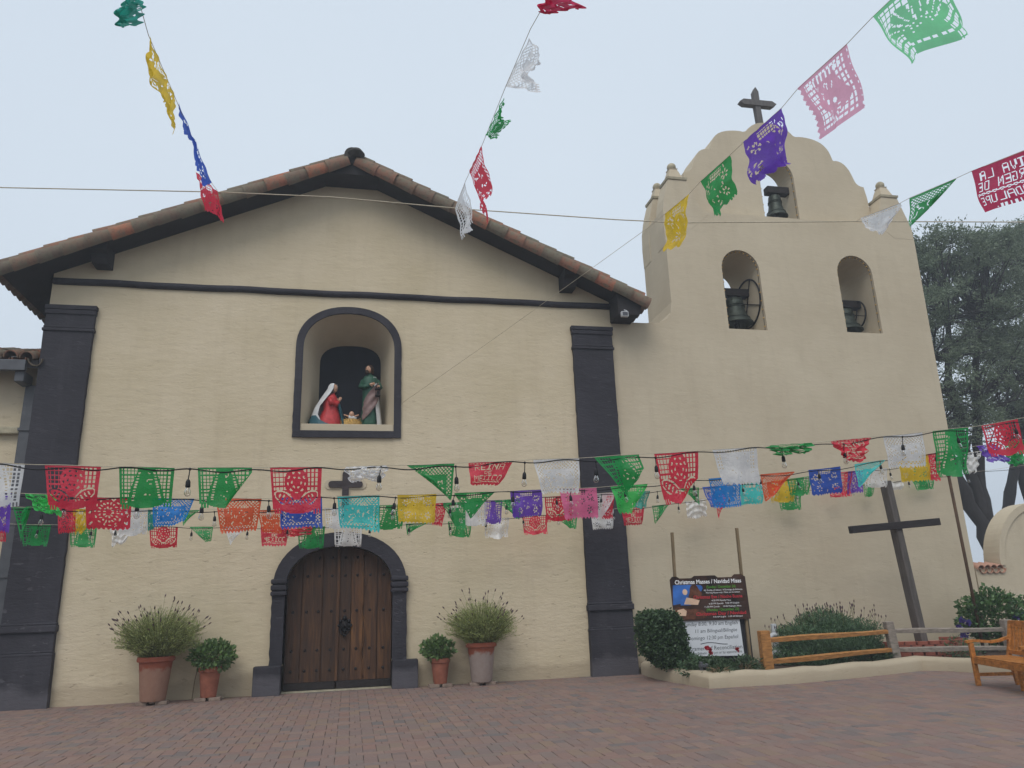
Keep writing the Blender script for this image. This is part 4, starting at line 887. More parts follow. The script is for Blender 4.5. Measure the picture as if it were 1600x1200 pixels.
text('Sacrament of Reconciliation', .1, 6.27, .49, TW, 'ink_dark', ws, wmax=1.14)
text('Saturday/Sábado 3:30 pm or by appointment', .06, 6.28, .42, TW, 'ink_dark', ws, wmax=1.12)
MB().tube([(x, TW, .6+.02*math.sin((x-6.58)*9)) for x in np.linspace(6.58, 7.12, 20)], .006, 4).build('flourish', 'ink_dark', ws)
# ================================================================ SPLIT RAIL FENCE
fe = thing('split_rail_fence', 'split rail fence with a newer orange half and a weathered grey half', 'fence', (9, -2.2, .12))
P1, P2, P3 = np.array((7.42, -2.35, 0)), np.array((10.3, -1.98, 0)), np.array((12.3, -2.6, 0))
MB().box(P1[0]-.09, P1[0]+.1, P1[1]-.07, P1[1]+.07, .05, .83, .02).build('post', 'fence_orange', fe)
MB().obox((P2[0]-.02, P2[1], .45), (.085, 0, 0), (0, .06, 0), (-.03, 0, .42), .02).build('post', 'fence_grey', fe)
MB().box(P3[0]-.09, P3[0]+.09, P3[1]-.07, P3[1]+.07, .05, .84, .02).build('post', 'fence_grey', fe)
def rail(a, b, za, zb, mat, h_=.075):
    pts = [np.array((a[0], a[1], za))*(1-t)+np.array((b[0], b[1], zb))*t+np.array((0, 0, .005*math.sin(t*7+za*9))) for t in np.linspace(0, 1, 9)]
    hw = [.036+.01*math.sin(math.pi*min(1, t*1.4)) for t in np.linspace(0, 1, 9)]
    rr = [[(p[0], p[1]-.035, p[2]-h), (p[0], p[1]-.045, p[2]+h*.6), (p[0], p[1], p[2]+h*1.15), (p[0], p[1]+.04, p[2]+h*.4), (p[0], p[1]+.03, p[2]-h)] for p, h in zip(pts, hw)]
    MB().rings(rr).build('rail', mat, fe, auto=35)
rail(P1, P2, .66, .69, 'fence_orange'); rail(P1, P2, .3, .36, 'fence_orange'); rail(P2, P3, .69, .66, 'fence_grey'); rail(P2, P3, .36, .33, 'fence_grey')
# ================================================================ GARDEN CROSS, BRICK PLANTER, POLE
gc = thing('garden_cross', 'tall weathered wooden cross leaning in a brick planter by the tower', 'cross', (11.55, -1.1, .3))
a, b = at(1440, 1003, -1.1), at(1383, 752, -1.1)
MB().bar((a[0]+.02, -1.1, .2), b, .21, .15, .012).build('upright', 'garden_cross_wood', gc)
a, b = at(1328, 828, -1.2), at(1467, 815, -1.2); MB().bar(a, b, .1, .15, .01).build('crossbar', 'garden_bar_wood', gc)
bp = thing('brick_planter', 'low curved red brick planter around the foot of the garden cross', 'planter', (11.5, -1.0, .1))
pc = (11.5, -1.12); R0, R1 = 1.0, .6
MB().lathe((pc[0], pc[1], 0), [(R0-.1, .1), (R0-.1, .4), (.02, .42)], 30, True, 1, R1/R0).build('planter_soil', 'pinkish_soil', bp)
bme = MB().box(-.1, .1, -.05, .05, -.032, .032, .006).mesh('brick', 'brick_red')
for lvl in range(5):
    n = 26
    for k in range(n):
        t_ = 2*math.pi*(k+.5*(lvl % 2))/n; x, y = pc[0]+R0*math.cos(t_), pc[1]+R1*math.sin(t_)
        if math.sin(t_) > .5: continue
        ang = math.atan2(R1*math.cos(t_), -R0*math.sin(t_)); put('brick', bme, bp, Matrix.Translation((x, y, .155+.068*lvl)) @ Matrix.Rotation(ang, 4, 'Z'))
lp = thing('string_pole', 'thin rusty brown pole rising from the bed behind the bench', 'pole', (12.95, -1.2, .1))
a = at(1482, 742, -1.2); b = at(1532, 990, -1.2)
MB().tube([(b[0], -1.2, .05), a], .032, 8).build('shaft', 'pole_rust', lp, smooth=True); MB().sphere(a, .05, 8, 6).build('cap', 'pole_rust', lp, smooth=True)
# ================================================================ BENCH
d_ = np.array((-.30, -.954)); bk = np.array((.954, -.30)); B0 = np.array((9.66, -4.62))
bench = thing('garden_bench', 'orange varnished wooden slatted bench with armrests beside the kerb', 'bench', (B0[0], B0[1], 0))
def bp_(l, b_, z): q = B0+d_*l+bk*b_; return np.array((q[0], q[1], z))
BL, BD = 1.55, .53
def bbar(p, q, w1_, w2_, name, up=(0, 0, 1), bev=.006): MB().bar(p, q, w1_, w2_, bev, up).build(name, 'bench_teak', bench)
for l in (0, BL):
    bbar(bp_(l, 0, 0), bp_(l, 0, .62), .065, .06, 'leg', (d_[0], d_[1], 0)); 
    m = MB().bar(bp_(l, BD+.05, 0), bp_(l, BD, .42), .055, .065, .006, (d_[0], d_[1], 0)); m.bar(bp_(l, BD, .42), bp_(l, BD+.12, .93), .055, .065, .006, (d_[0], d_[1], 0)); m.build('back_post', 'bench_teak', bench)
    bbar(bp_(l, 0, .16), bp_(l, BD+.03, .16), .03, .05, 'side_stretcher'); bbar(bp_(l, 0, .37), bp_(l, BD, .36), .035, .085, 'seat_rail')
    pts = [bp_(l, -.07, .64), bp_(l, .06, .655), bp_(l, .3, .63), bp_(l, .42, .645), bp_(l, BD+.04, .69)]
    m = MB()
    dd = np.array((d_[0], d_[1], 0)); rr = [[p-dd*.035+(0, 0, -.02), p+dd*.035+(0, 0, -.02), p+dd*.035+(0, 0, .02), p-dd*.035+(0, 0, .02)] for p in pts]; m.rings(rr).build('armrest', 'bench_teak', bench)
bbar(bp_(0, .0, .365), bp_(BL, 0, .365), .035, .09, 'seat_rail'); bbar(bp_(0, BD+.11, .89), bp_(BL, BD+.11, .89), .04, .1, 'top_rail'); bbar(bp_(0, BD+.01, .48), bp_(BL, BD+.01, .48), .035, .06, 'bottom_rail')
for k in range(6): bbar(bp_(-.0, .03+k*.09, .42+.0*k), bp_(BL, .03+k*.09, .42), .075, .022, 'seat_slat', bev=.004)
for k in range(15):
    l = .1+k*(BL-.2)/14; bbar(bp_(l, BD+.02, .5), bp_(l, BD+.1, .86), .06, .018, 'back_slat', (bk[0], bk[1], 0), .003)
MB().bar(bp_(BL*.5, BD*.5, .0), bp_(BL*.5, BD*.5, .35), .06, .06, .005).build('centre_leg', 'bench_teak', bench)
# ================================================================ GARDEN WALL ON THE RIGHT
gw = thing('garden_wall', 'cream garden wall with curved parapet and clay tile cap right of the tower', 'wall', (15.5, .3, 0))
arc = [(14.98+1.3*(1-math.cos(t)), 1.9+1.45*math.sin(t)) for t in np.linspace(0, math.pi/2, 16)]
MB().slab([(14.3, -.05), (24, -.05), (24, 3.35)]+arc[::-1]+[(14.98, 1.86), (14.3, 1.86)], [], .06, .5).build('wall', 'cream_smooth', gw)
arc2 = [(14.98+.0+1.3*(1-math.cos(t)), 1.9+1.45*math.sin(t)) for t in np.linspace(0, math.pi/2, 16)]; arc3 = [(15.12+1.3*(1-math.cos(t)), 1.9+1.33*math.sin(t)) for t in np.linspace(0, math.pi/2, 16)]
MB().slab(arc2+[(24, 3.352), (24, 3.23)]+arc3[::-1], [], .02, .058).build('parapet_rim', 'cream_smooth', gw)
m = barrel(.42, .075, .095, .014); tme = m.mesh('cap_tile', 'cap_clay', True); tme.set_sharp_from_angle(angle=.7)
dv, nv2 = Vector((0, -.97, -.24)), Vector((0, -.24, .97)); M4 = Matrix((dv, nv2.cross(dv), nv2)).transposed().to_4x4()
for k in range(4):
    put('cap_tile', tme, gw, Matrix.Translation((14.4+.17*k, .4, 1.93)) @ M4)
    put('cap_tile', tme, gw, Matrix.Translation((14.485+.17*k, .41, 1.915)) @ M4 @ Matrix.Rotation(math.pi, 4, 'X'))
# ================================================================ TREES
def tree(label, stems, crowns, nclump, leaves, seed):
    r = np.random.default_rng(seed); base = stems[0][0][0]; base = (base[0], base[1], -.07)
    t = thing('shade_tree', label, 'tree', base, 'trees behind the garden wall')
    tk = MB()
    for pts, rad in stems:
        pp = [np.array(pts[0])]
        for a, b in zip(pts[:-1], pts[1:]): pp += [np.array(a)*(1-k)+np.array(b)*k+r.normal(size=3)*.045 for k in (.25, .5, .75)]+[np.array(b)]
        rs = np.linspace(rad[0], rad[1], len(pp))*r.uniform(.86, 1.14, len(pp)); tk.tube(pp, rs, 10, False)
    allp = np.array([p for pts, _ in stems for p in pts[1:]]); lv = MB(); tips = []
    for i in range(nclump):
        c, rr = crowns[r.integers(len(crowns))]; d = r.normal(size=3); d /= np.linalg.norm(d); q = np.array(c)+d*np.array(rr)*r.uniform(.3, 1)**.5
        k = np.argmin(((allp-q)**2).sum(1)+(allp[:, 2] > q[2])*20); a = allp[k]; mid = (a+q)/2+r.normal(size=3)*.25-np.array((0, 0, .15)); tk.tube([a, mid, q], [.06, .035, .01], 5, False)
        tips.append(q)
    tk.build('trunk', 'bark', t, smooth=True)
    P = []; Dn = []
    for q in tips:
        n = leaves; nt_ = 9
        for s_ in range(nt_):
            d = r.normal(size=3); d[2] = d[2]*.7+.15; d /= np.linalg.norm(d); Lg = r.uniform(.35, .95); u = r.uniform(0, 1, (n//nt_, 1)); P.append(q+d*u*Lg+r.normal(size=(n//nt_, 3))*.07); Dn.append(np.repeat([d], n//nt_, 0))
    leaf_quads(lv, np.concatenate(P), .13, .38, .1, np.concatenate(Dn)*.8).build('crown', 'leaf_tree', t)
    return t
TY1, TY2 = 9.0, 11.5
A1 = lambda px, py, Y=TY1: at(px, py, Y)
g0 = A1(1560, 880); g0[2] = -.07
tree('dense grey green tree with leaning dark trunks just behind the tower corner',
     [([g0, A1(1556, 870), A1(1535, 800), A1(1510, 720), A1(1490, 620), A1(1480, 500)], (.32, .1)), ([A1(1556, 870), A1(1525, 805), A1(1490, 735), A1(1470, 660), A1(1455, 560)], (.3, .1)), ([A1(1545, 830), A1(1530, 740), A1(1525, 640), A1(1530, 500)], (.26, .08))],
     [(A1(1500, 480), (2.6, 2.4, 2.2)), (A1(1470, 600), (1.8, 2, 1.8)), (A1(1540, 580), (2.2, 2.2, 1.9)), (A1(1530, 440), (1.9, 2, 1.2)), (A1(1430, 480), (1.6, 2, 2)), (A1(1480, 400), (1.2, 1.4, .9)), (A1(1450, 400), (1, 1.2, 1)), (A1(1540, 390), (1, 1.2, .8)), (A1(1500, 660), (1.4, 1.6, .8)), (A1(1560, 500), (1.6, 2, 1.6))], 300, 270, 3)
g1 = A1(1585, 900, TY2); g1[2] = -.07
tree('second dark trunked tree rising behind the curved garden wall parapet',
     [([g1, A1(1575, 850, TY2), A1(1578, 770, TY2), A1(1590, 700, TY2), A1(1610, 600, TY2), A1(1620, 480, TY2)], (.28, .1)), ([A1(1640, 860, TY2), A1(1605, 770, TY2), A1(1585, 700, TY2), A1(1570, 640, TY2)], (.3, .1))],
     [(A1(1600, 470, TY2), (2.6, 2.4, 2.4)), (A1(1630, 590, TY2), (2.6, 2.4, 2)), (A1(1580, 560, TY2), (2, 2, 1.6)), (A1(1700, 500, TY2), (2.6, 2.4, 2.6)), (A1(1620, 390, TY2), (1.6, 1.8, 1.1)), (A1(1590, 380, TY2), (1, 1.2, .8)), (A1(1610, 650, TY2), (1.8, 1.8, .8))], 260, 270, 5)
# ================================================================ CUT PAPER FLAGS
FONT = dict(A='01110 10001 10001 11111 10001 10001 10001', C='01111 10000 10000 10000 10000 10000 01111', D='11110 10001 10001 10001 10001 10001 11110', E='11111 10000 10000 11110 10000 10000 11111', G='01111 10000 10000 10011 10001 10001 01111', I='11111 00100 00100 00100 00100 00100 11111', L='10000 10000 10000 10000 10000 10000 11111', M='10001 11011 10101 10101 10001 10001 10001', N='10001 11001 10101 10101 10011 10001 10001', O='01110 10001 10001 10001 10001 10001 01110', P='11110 10001 10001 11110 10000 10000 10000', R='11110 10001 10001 11110 10100 10010 10001', U='10001 10001 10001 10001 10001 10001 01110', V='10001 10001 10001 10001 01010 01010 00100', X='10001 01010 00100 00100 00100 01010 10001')
def text_mask(u, v, s, u0, u1, v0, v1):
    m = np.zeros(u.shape, bool); n = len(s); cw = (u1-u0)/n
    k = np.floor((u-u0)/cw).astype(int); ok = (k >= 0) & (k < n) & (v > v0) & (v < v1)
    cu = np.floor(((u-u0)/cw-k)*6.2-.6).astype(int); cvv = np.floor((v-v0)/(v1-v0)*7).astype(int)
    for i, ch in enumerate(s):
        if ch not in FONT: continue
        rows = np.array([[int(c) for c in r] for r in FONT[ch].split()], bool); q = ok & (k == i) & (cu >= 0) & (cu < 5) & (cvv >= 0) & (cvv < 7)
        m[q] |= rows[cvv[q], cu[q]]
    return m
fr = lambda x: x-np.floor(x)
def ell(u, v, cu, cv, a, b, ang=0.0):
    x, y = u-cu, (v-cv)*.76; c, s = math.cos(ang), math.sin(ang); return ((x*c+y*s)/a)**2+((-x*s+y*c)/b)**2 < 1
def squares(u, v, n, lo=.3): return (fr(u*n) > lo) & (fr(v*n*.76) > lo)
def fringe(u, v, hole):
    hole |= (v > .9) & ((u < .17) | (u > .83)) & (fr(u*17) < .42)
    return hole | ((v > .9) & (u > .17) & (u < .83) & (v > .9+.1*np.sqrt(np.clip(1-((u-.5)/.34)**2, 0, 1))))
def scallop(u, v, hole, n=9): return hole | (v > .93+.07*np.abs(np.sin(u*n*math.pi)))
def slits(u, v, hole, seed, n, r0=.012, r1=.03, reg=(.08, .92, .1, .85)):
    r = np.random.default_rng(seed)
    for i in range(n): hole |= ell(u, v, r.uniform(reg[0], reg[1]), r.uniform(reg[2], reg[3]), r.uniform(r1*.8, r1*1.6), r.uniform(r0*.8, r0*1.3), r.uniform(0, 3.14))
    return hole
def d_virgin(u, v, sd):
    hw = .13+.27*v**.8; body = np.abs(u-.5) < hw; h = (~body) & (np.abs(u-.5) < .455) & (v > .05) & (v < .86) & squares(u, v, 15)
    h |= (np.abs(np.abs(u-.5)-hw*.74) < .022) & (fr(v*15) < .5) & (v > .12) & (v < .82); h = slits(u, v, h, sd, 9, .008, .022, (.4, .6, .15, .8)); return fringe(u, v, h)
def d_rose(u, v, sd):
    rr = np.hypot(u-.5, (v-.33)*.76); an = np.arctan2((v-.33)*.76, u-.5); h = (rr > .24) & (np.abs(u-.5) < .45) & (v > .05) & (v < .62) & squares(u, v, 13)
    h |= (np.abs(rr-.17) < .013) & (np.sin(an*9) > .3); h |= (np.abs(rr-.09) < .013) & (np.sin(an*6+1) > .2)
    for cu, s in ((.25, 1), (.75, -1)):
        lf = ell(u, v, cu, .68, .19, .085, s*.45); ring = ell(u, v, cu, .68, .21, .11, s*.45) & ~lf; h |= ring & (v < .82); h &= ~lf; h |= ell(u, v, cu, .68, .15, .05, s*.45) & (np.sin((u*s+v*.5)*70) > .35)
    h |= (np.abs(u-.5) < .09) & (np.abs(v-.74) < .035-.3*np.abs(u-.5)); return fringe(u, v, h)
def d_rosette(u, v, sd):
    rr = np.hypot(u-.5, (v-.46)*.76); an = np.arctan2((v-.46)*.76, u-.5); h = (np.abs(rr-.21) < .024) & (np.sin(an*18) > .3); h |= (np.abs(rr-.1) < .028) & (np.sin(an*10) > 0); h |= (np.abs(rr-.3) < .015) & (np.sin(an*14) > .3)
    for cu in (.1, .9):
        for cv in (.14, .46, .8): h |= ell(u, v, cu, cv, .05, .022, .8 if (cv < .4) == (cu < .5) else -.8)
    h = slits(u, v, h, sd, 12, .01, .03, (.06, .94, .05, .9)) & (True); return scallop(u, v, h)
def d_lattice(u, v, sd):
    h = (v > .06) & (v < .3) & (np.abs(u-.5) < .46) & (fr((u+v*.76)*13) > .36) & (fr((u-v*.76)*13) > .36); h |= (v > .82) & (v < .9) & (np.abs(u-.5) < .46) & (fr((u+v*.76)*12) > .42) & (fr((u-v*.76)*12) > .42)
    h |= ((np.abs(u-.5) > .36) & (np.abs(u-.5) < .46) & (v > .3) & (v < .8) & (fr((u+v*.76)*13) > .42) & (fr((u-v*.76)*13) > .42)); h = slits(u, v, h, sd, 22, .009, .028, (.18, .82, .34, .78)); return scallop(u, v, h, 11)
def d_floral(u, v, sd):
    h = np.zeros(u.shape, bool); h |= (v > .06) & (v < .22) & (np.abs(u-.5) < .2) & squares(u, v, 16)
    for k, (cu, cv) in enumerate(((.2, .3), (.8, .3), (.22, .72), (.78, .72))):
        rr = np.hypot(u-cu, (v-cv)*.76); an = np.arctan2((v-cv)*.76, u-cu); h |= (rr < .09) & (rr > .035) & (np.sin(an*6+k) > .25)
    h = slits(u, v, h, sd, 26, .009, .026, (.06, .94, .08, .88)); return scallop(u, v, h, 10)
def d_plain(u, v, sd):
    h = (v > .05) & (v < .1) & (np.abs(u-.5) < .44) & (fr(u*17) > .4); h |= (np.abs(u-.5) > .34) & (np.abs(u-.5) < .46) & (v > .15) & (v < .6) & squares(u, v, 14, .45); h = slits(u, v, h, sd, 10, .006, .02); return scallop(u, v, h, 9)
def d_mexico(u, v, sd):
    h = text_mask(u, v, 'REINA', .12, .88, .1, .33)|text_mask(u, v, 'DE', .38, .62, .37, .5)|text_mask(u, v, 'MEXICO', .08, .92, .54, .78); h |= (np.abs(v-.85+.03*np.abs(fr(u*10)-.5)*2) < .014) & (np.abs(u-.5) < .45); h |= (np.abs(v-.045) < .012) & (fr(u*14) > .4); return scallop(u, v, h, 8)
def d_viva(u, v, sd):
    uu = u                                               # the sheet is seen from behind: the words read in reverse
    h = text_mask(uu, v, 'VIVA LA', .1, .9, .1, .3)|text_mask(uu, v, 'VIRGEN DE', .05, .95, .34, .54)|text_mask(uu, v, 'GUADALUPE', .05, .95, .67, .86)
    zz = np.abs(fr(u*11)-.5)*2; h |= (np.abs(v-.575-.045*zz) < .012)|(np.abs(v-.64+.045*zz) < .012); h &= (np.abs(u-.5) < .47); h |= ell(u, v, .5, .97, .2, .045) & (np.sin(u*120) > 0); return h
def d_sombrero(u, v, sd):
    fig = ell(u, v, .5, .5, .26, .3)|ell(u, v, .3, .62, .14, .1)|ell(u, v, .7, .55, .13, .12)|ell(u, v, .42, .22, .12, .07, .6)|ell(u, v, .62, .2, .12, .06, -.6); bord = (np.abs(u-.5) > .4)
    h = (~fig) & (~bord) & (v > .06) & (v < .93) & squares(u, v, 14); h |= ell(u, v, .6, .56, .05, .03, .4)|ell(u, v, .43, .6, .035, .03); rr = np.hypot(u-.5, (v-.7)*.76); an = np.arctan2((v-.7)*.76, u-.5)
    h |= (np.abs(rr-.13) < .025) & (np.sin(an*16) > .2) & (v > .68); h |= (v < .2) & (np.abs(fr(u*12)-.5) < .16) & (np.abs(u-.5) < .3) & (v > .09); h = slits(u, v, h, sd, 8, .006, .03, (.3, .7, .15, .5)); return h | ((np.abs(u-.5) > .485+.012*np.sin(v*60)))
def d_agave(u, v, sd):
    an = np.arctan2(.62-v, u-.5); rr = np.hypot(u-.5, (v-.62)*.76); pot_ = (np.abs(u-.5) < .16+.03*(v-.6)) & (v > .62) & (v < .97); leafz = (rr < .3+.1*np.abs(np.sin(an*4.5))) & (v < .66) & (np.abs(np.sin(an*4.5)) > .28)
    h = (~pot_) & (~leafz) & (np.abs(u-.5) < .46) & (v > .06) & squares(u, v, 13, .22); h |= (np.abs(v-.8) < .012) & (fr(u*18) > .4) & pot_; h |= leafz & (np.abs(np.sin(an*9)) < .18) & (rr > .08); return h | ((v > .97-.02*np.abs(np.sin(u*30))) & ~pot_)
DES = dict(virgin=(d_virgin, 'robed figure'), rose=(d_rose, 'rose'), rosette=(d_rosette, 'sunburst'), lattice=(d_lattice, 'lattice'), floral=(d_floral, 'floral'), plain=(d_plain, 'sparsely cut'), mexico=(d_mexico, 'lettered'), viva=(d_viva, 'lettered'), sombrero=(d_sombrero, 'flower and face'), agave=(d_agave, 'potted agave'))
HR = .76
def make_flag(TL, TR, BLp, BRp, col, des, folds=(), amp=.012, crumple=0.0, res=60, seed=0, top_gather=0.0):
    nu, nv = res, int(res*HR); ug, vg = np.meshgrid((np.arange(nu)+.5)/nu, (np.arange(nv)+.5)/nv); hole = DES[des][0](ug, vg, seed); hole[0] = False
    hole[:, 0] &= (vg[:, 0] > .9); U, V = np.meshgrid(np.arange(nu+1)/nu, np.arange(nv+1)/nv); X, Y = U.copy(), V*HR; Z = np.zeros_like(X)
    for (ax, ay, bx, by, k) in folds:                        # sheet beyond the line is turned back over it (k<1: rolled tighter)
        a = np.array((ax, ay*HR)); d = np.array((bx-ax, (by-ay)*HR)); d /= np.linalg.norm(d); n = np.array((-d[1], d[0])); dist = (X-a[0])*n[0]+(Y-a[1])*n[1]; m = dist > 0
        X = np.where(m, X-dist*n[0]*(1+k), X); Y = np.where(m, Y-dist*n[1]*(1+k), Y); Z = np.where(m, Z+.02+.05*np.minimum(dist, .25), Z)
    u2, v2 = X, np.maximum(Y/HR, -.04)
    if crumple: Z = Z+crumple*np.sin(V*19+3*np.sin(U*5+seed))*np.clip(V*4, 0, 1)+crumple*.7*np.sin(U*23+V*6+seed); u2 = u2+crumple*.5*np.sin(V*11+seed+U*4); v2 = v2+crumple*1.2*np.sin(U*9+seed*1.7)*V
    Wd = np.linalg.norm(TR-TL); nrm = -(_f-np.dot(_f, (TR-TL)/Wd)*(TR-TL)/Wd); nrm /= np.linalg.norm(nrm)
    W0 = min(Wd, .46); Z = Z*W0+amp*W0*8*V*(np.sin(U*6.3+seed*1.3)*.6+np.sin(U*11+V*3+seed)*.3)+amp*W0*3*np.sin(V*7+seed)*V
    a, b, c, e = [p[None, None] for p in (TL, TR, BLp, BRp)]; uu, vv = u2[..., None], v2[..., None]
    P = a*(1-uu)*(1-vv)+b*uu*(1-vv)+c*(1-uu)*vv+e*uu*vv+nrm[None, None]*Z[..., None]
    idx = np.arange((nu+1)*(nv+1)).reshape(nv+1, nu+1); k = ~hole; f = np.stack([idx[:-1, :-1][k], idx[1:, :-1][k], idx[1:, 1:][k], idx[:-1, 1:][k]], 1)
    used = np.unique(f); remap = -np.ones(P.size//3, int); remap[used] = np.arange(len(used)); Pf = P.reshape(-1, 3)[used]; org = (TL+TR)/2
    me = bpy.data.meshes.new('paper_flag'); me.from_pydata((Pf-org).tolist(), [], remap[f].tolist()); me.materials.append(MATS['paper_'+col]); me.polygons.foreach_set('use_smooth', [True]*len(me.polygons)); me.update()
    o = bpy.data.objects.new('paper_flag', me); COL.objects.link(o); o.location = org; return o
def interp(tab, x): xs, ys = zip(*tab); return float(np.interp(x, xs, ys))
STR = {   # garland: measured height along the string, distance fall-off, label phrase
 'a': ([(-260, 716), (0, 723), (70, 727), (270, 731), (500, 730), (600, 728), (720, 724), (800, 720), (900, 716), (1000, 710), (1090, 705), (1180, 698), (1265, 692), (1357, 684), (1445, 675), (1520, 667), (1590, 655), (1750, 630)], (.1707, -4.28e-5), 'garland hung farthest from the church'),
 'b': ([(-260, 762), (0, 769), (40, 771), (150, 777), (300, 779), (400, 779), (500, 776), (640, 773), (800, 767), (950, 761), (1060, 752), (1130, 746), (1240, 737), (1310, 729), (1380, 719), (1460, 708), (1530, 696), (1600, 688), (1750, 668)], (.142, -4.1e-5), 'second garland out from the church'),
 'c': ([(-260, 785), (0, 791), (100, 795), (300, 797), (400, 797), (510, 794), (610, 789), (690, 786), (780, 781), (860, 776), (940, 771), (1000, 768), (1100, 761), (1160, 756), (1220, 750), (1320, 737), (1400, 730), (1460, 718), (1520, 706), (1600, 696), (1750, 676)], (.1095, -3.3e-5), 'third garland out from the church'),
 'd': ([(-260, 812), (0, 818), (120, 822), (330, 823), (450, 823), (550, 822), (640, 818), (720, 814), (800, 808), (880, 803), (940, 798), (990, 793), (1040, 788), (1090, 781), (1140, 775), (1230, 766), (1360, 756), (1440, 747), (1600, 728), (1750, 708)], (.081, -1.65e-5), 'garland hung nearest the church')}
def spt(s, x, dy=0.0, dd=0.0):
    tab, (i0, sl_), _ = STR[s]; return atd(x, interp(tab, x)+dy, 1/(i0+sl_*x)+dd)
FL_ = []                                                # (string,x0,x1,colour,design,bl,br,folds,crumple,amp,state)
def F(s, x0, x1, col, des, bl=None, br=None, folds=(), cr=0.0, amp=.012, st='', dd=0.0): FL_.append((s, x0, x1, col, des, bl, br, folds, cr, amp, st, dd))
FBL = (0, 0, 1, 1, .35)      # lower left corner rolled up to the diagonal
def lowleft(k=.3): return ((1, 1, 0, 0, k),)
LLc = ((0, .02, 1, 1, .22),)       # keep upper right triangle
LRc = ((0, 1, 1, .02, .22),)       # keep upper left triangle
# garland a (largest flags)
F('a', -52, 39, 'white', 'virgin', (-48, 792), (28, 792)); F('a', 70, 158, 'red', 'rose', (75, 797), (149, 795)); F('a', 186, 273, 'green', 'virgin', (188, 795), (267, 793)); F('a', 309, 394, 'green', 'virgin', (312, 793), (392, 795), ((.5, 1, 1, .12, .25),), st='with one corner turned up')
F('a', 422, 503, 'red', 'rose', (427, 803), (500, 801)); F('a', 537, 606, 'white', 'lattice', (548, 752), (598, 750), cr=.09, st='crumpled'); F('a', 636, 710, 'green', 'lattice', (640, 782), (706, 784), LLc, st='folded to a triangle'); F('a', 732, 802, 'red', 'mexico', (735, 758), (779, 760), amp=.02, st='blown narrow')
F('a', 833, 905, 'white', 'lattice', (845, 772), (904, 771), amp=.02); F('a', 928, 998, 'green', 'virgin', (985, 782), (1018, 765), ((.1, 1, .9, .45, .3),), amp=.03, st='twisted'); F('a', 1022, 1091, 'red', 'rose', (1041, 790), (1093, 782), ((.35, 1, 1, .55, .3),), st='with one corner turned up')
F('a', 1113, 1182, 'white', 'plain', (1131, 757), (1188, 757)); F('a', 1200, 1266, 'green', 'floral', (1212, 712), (1262, 706), cr=.1, st='crumpled'); F('a', 1299, 1358, 'red', 'mexico', (1322, 722), (1350, 720), cr=.05, st='crumpled'); F('a', 1380, 1441, 'white', 'lattice', (1390, 733), (1450, 729))
F('a', 1457, 1513, 'green', 'virgin', (1470, 747), (1518, 741), amp=.02); F('a', 1533, 1590, 'red', 'rose', (1548, 714), (1604, 709))
# garland b
F('b', -30, 18, 'purple', 'floral', (-26, 830), (15, 833)); F('b', 38, 84, 'bright_green', 'floral', (60, 800), (98, 806), cr=.08, st='crumpled', amp=.03); F('b', 133, 206, 'red', 'rosette', (135, 828), (203, 828)); F('b', 238, 304, 'sky_blue', 'lattice', (239, 826), (288, 818), amp=.03)
F('b', 337, 409, 'orange', 'lattice', (345, 834), (401, 830)); F('b', 437, 503, 'blue', 'lattice', (438, 826), (503, 824), amp=.02); F('b', 527, 593, 'turquoise', 'lattice', (530, 824), (591, 830), amp=.02); F('b', 621, 682, 'yellow', 'floral', (623, 817), (679, 818))
F('b', 710, 774, 'green', 'floral', (712, 812), (764, 810), ((0, .05, .42, 1, .15), (.42, 1, 1, .0, .15)), st='folded to a triangle'); F('b', 797, 847, 'purple', 'floral', (802, 810), (848, 808), amp=.02); F('b', 874, 932, 'pink', 'floral', (882, 813), (935, 810)); F('b', 954, 1012, 'bright_green', 'floral', (967, 806), (1000, 800), ((.55, 1, 1, .1, .3),), amp=.03, st='twisted')
F('b', 1107, 1157, 'sky_blue', 'lattice', (1117, 795), (1158, 791)); F('b', 1188, 1241, 'orange', 'lattice', (1197, 785), (1246, 780), LRc, st='folded to a triangle'); F('b', 1263, 1313, 'blue', 'floral', (1269, 775), (1316, 771)); F('b', 1335, 1382, 'turquoise', 'lattice', (1340, 762), (1386, 757), LRc, st='folded to a triangle')
F('b', 1402, 1450, 'yellow', 'floral', (1409, 755), (1456, 751)); F('b', 1447, 1468, 'red', 'rosette', (1455, 752), (1473, 750), amp=.03, st='blown narrow'); F('b', 1524, 1556, 'purple', 'floral', (1548, 722), (1580, 722), cr=.05, st='crumpled'); F('b', 1568, 1600, 'green', 'floral', (1572, 728), (1600, 728), cr=.05, st='crumpled')
# garland c
F('c', 20, 66, 'green', 'virgin', (36, 850), (76, 848), ((0, .9, .5, .2, .25),), amp=.04, st='twisted'); F('c', 90, 118, 'red', 'rosette', (91, 835), (118, 832), amp=.03, st='blown narrow'); F('c', 112, 138, 'yellow', 'floral', (117, 836), (134, 830), cr=.06, st='crumpled'); F('c', 190, 238, 'white', 'virgin', (185, 838), (228, 836), amp=.02); F('c', 231, 246, 'teal', 'floral', (231, 830), (240, 828), amp=.03, st='blown narrow'); F('c', 284, 312, 'green', 'lattice', (286, 822), (306, 820), LRc, st='folded to a triangle')
F('c', 402, 440, 'orange', 'lattice', (410, 832), (440, 834)); F('c', 507, 540, 'white', 'virgin', (510, 827), (542, 827)); F('c', 587, 633, 'green', 'virgin', (584, 829), (629, 827)); F('c', 676, 698, 'red', 'rosette', (674, 820), (690, 823), amp=.03, st='blown narrow'); F('c', 692, 727, 'green', 'floral', (697, 822), (727, 826), ((0, .2, .5, 1, .3),), st='twisted')
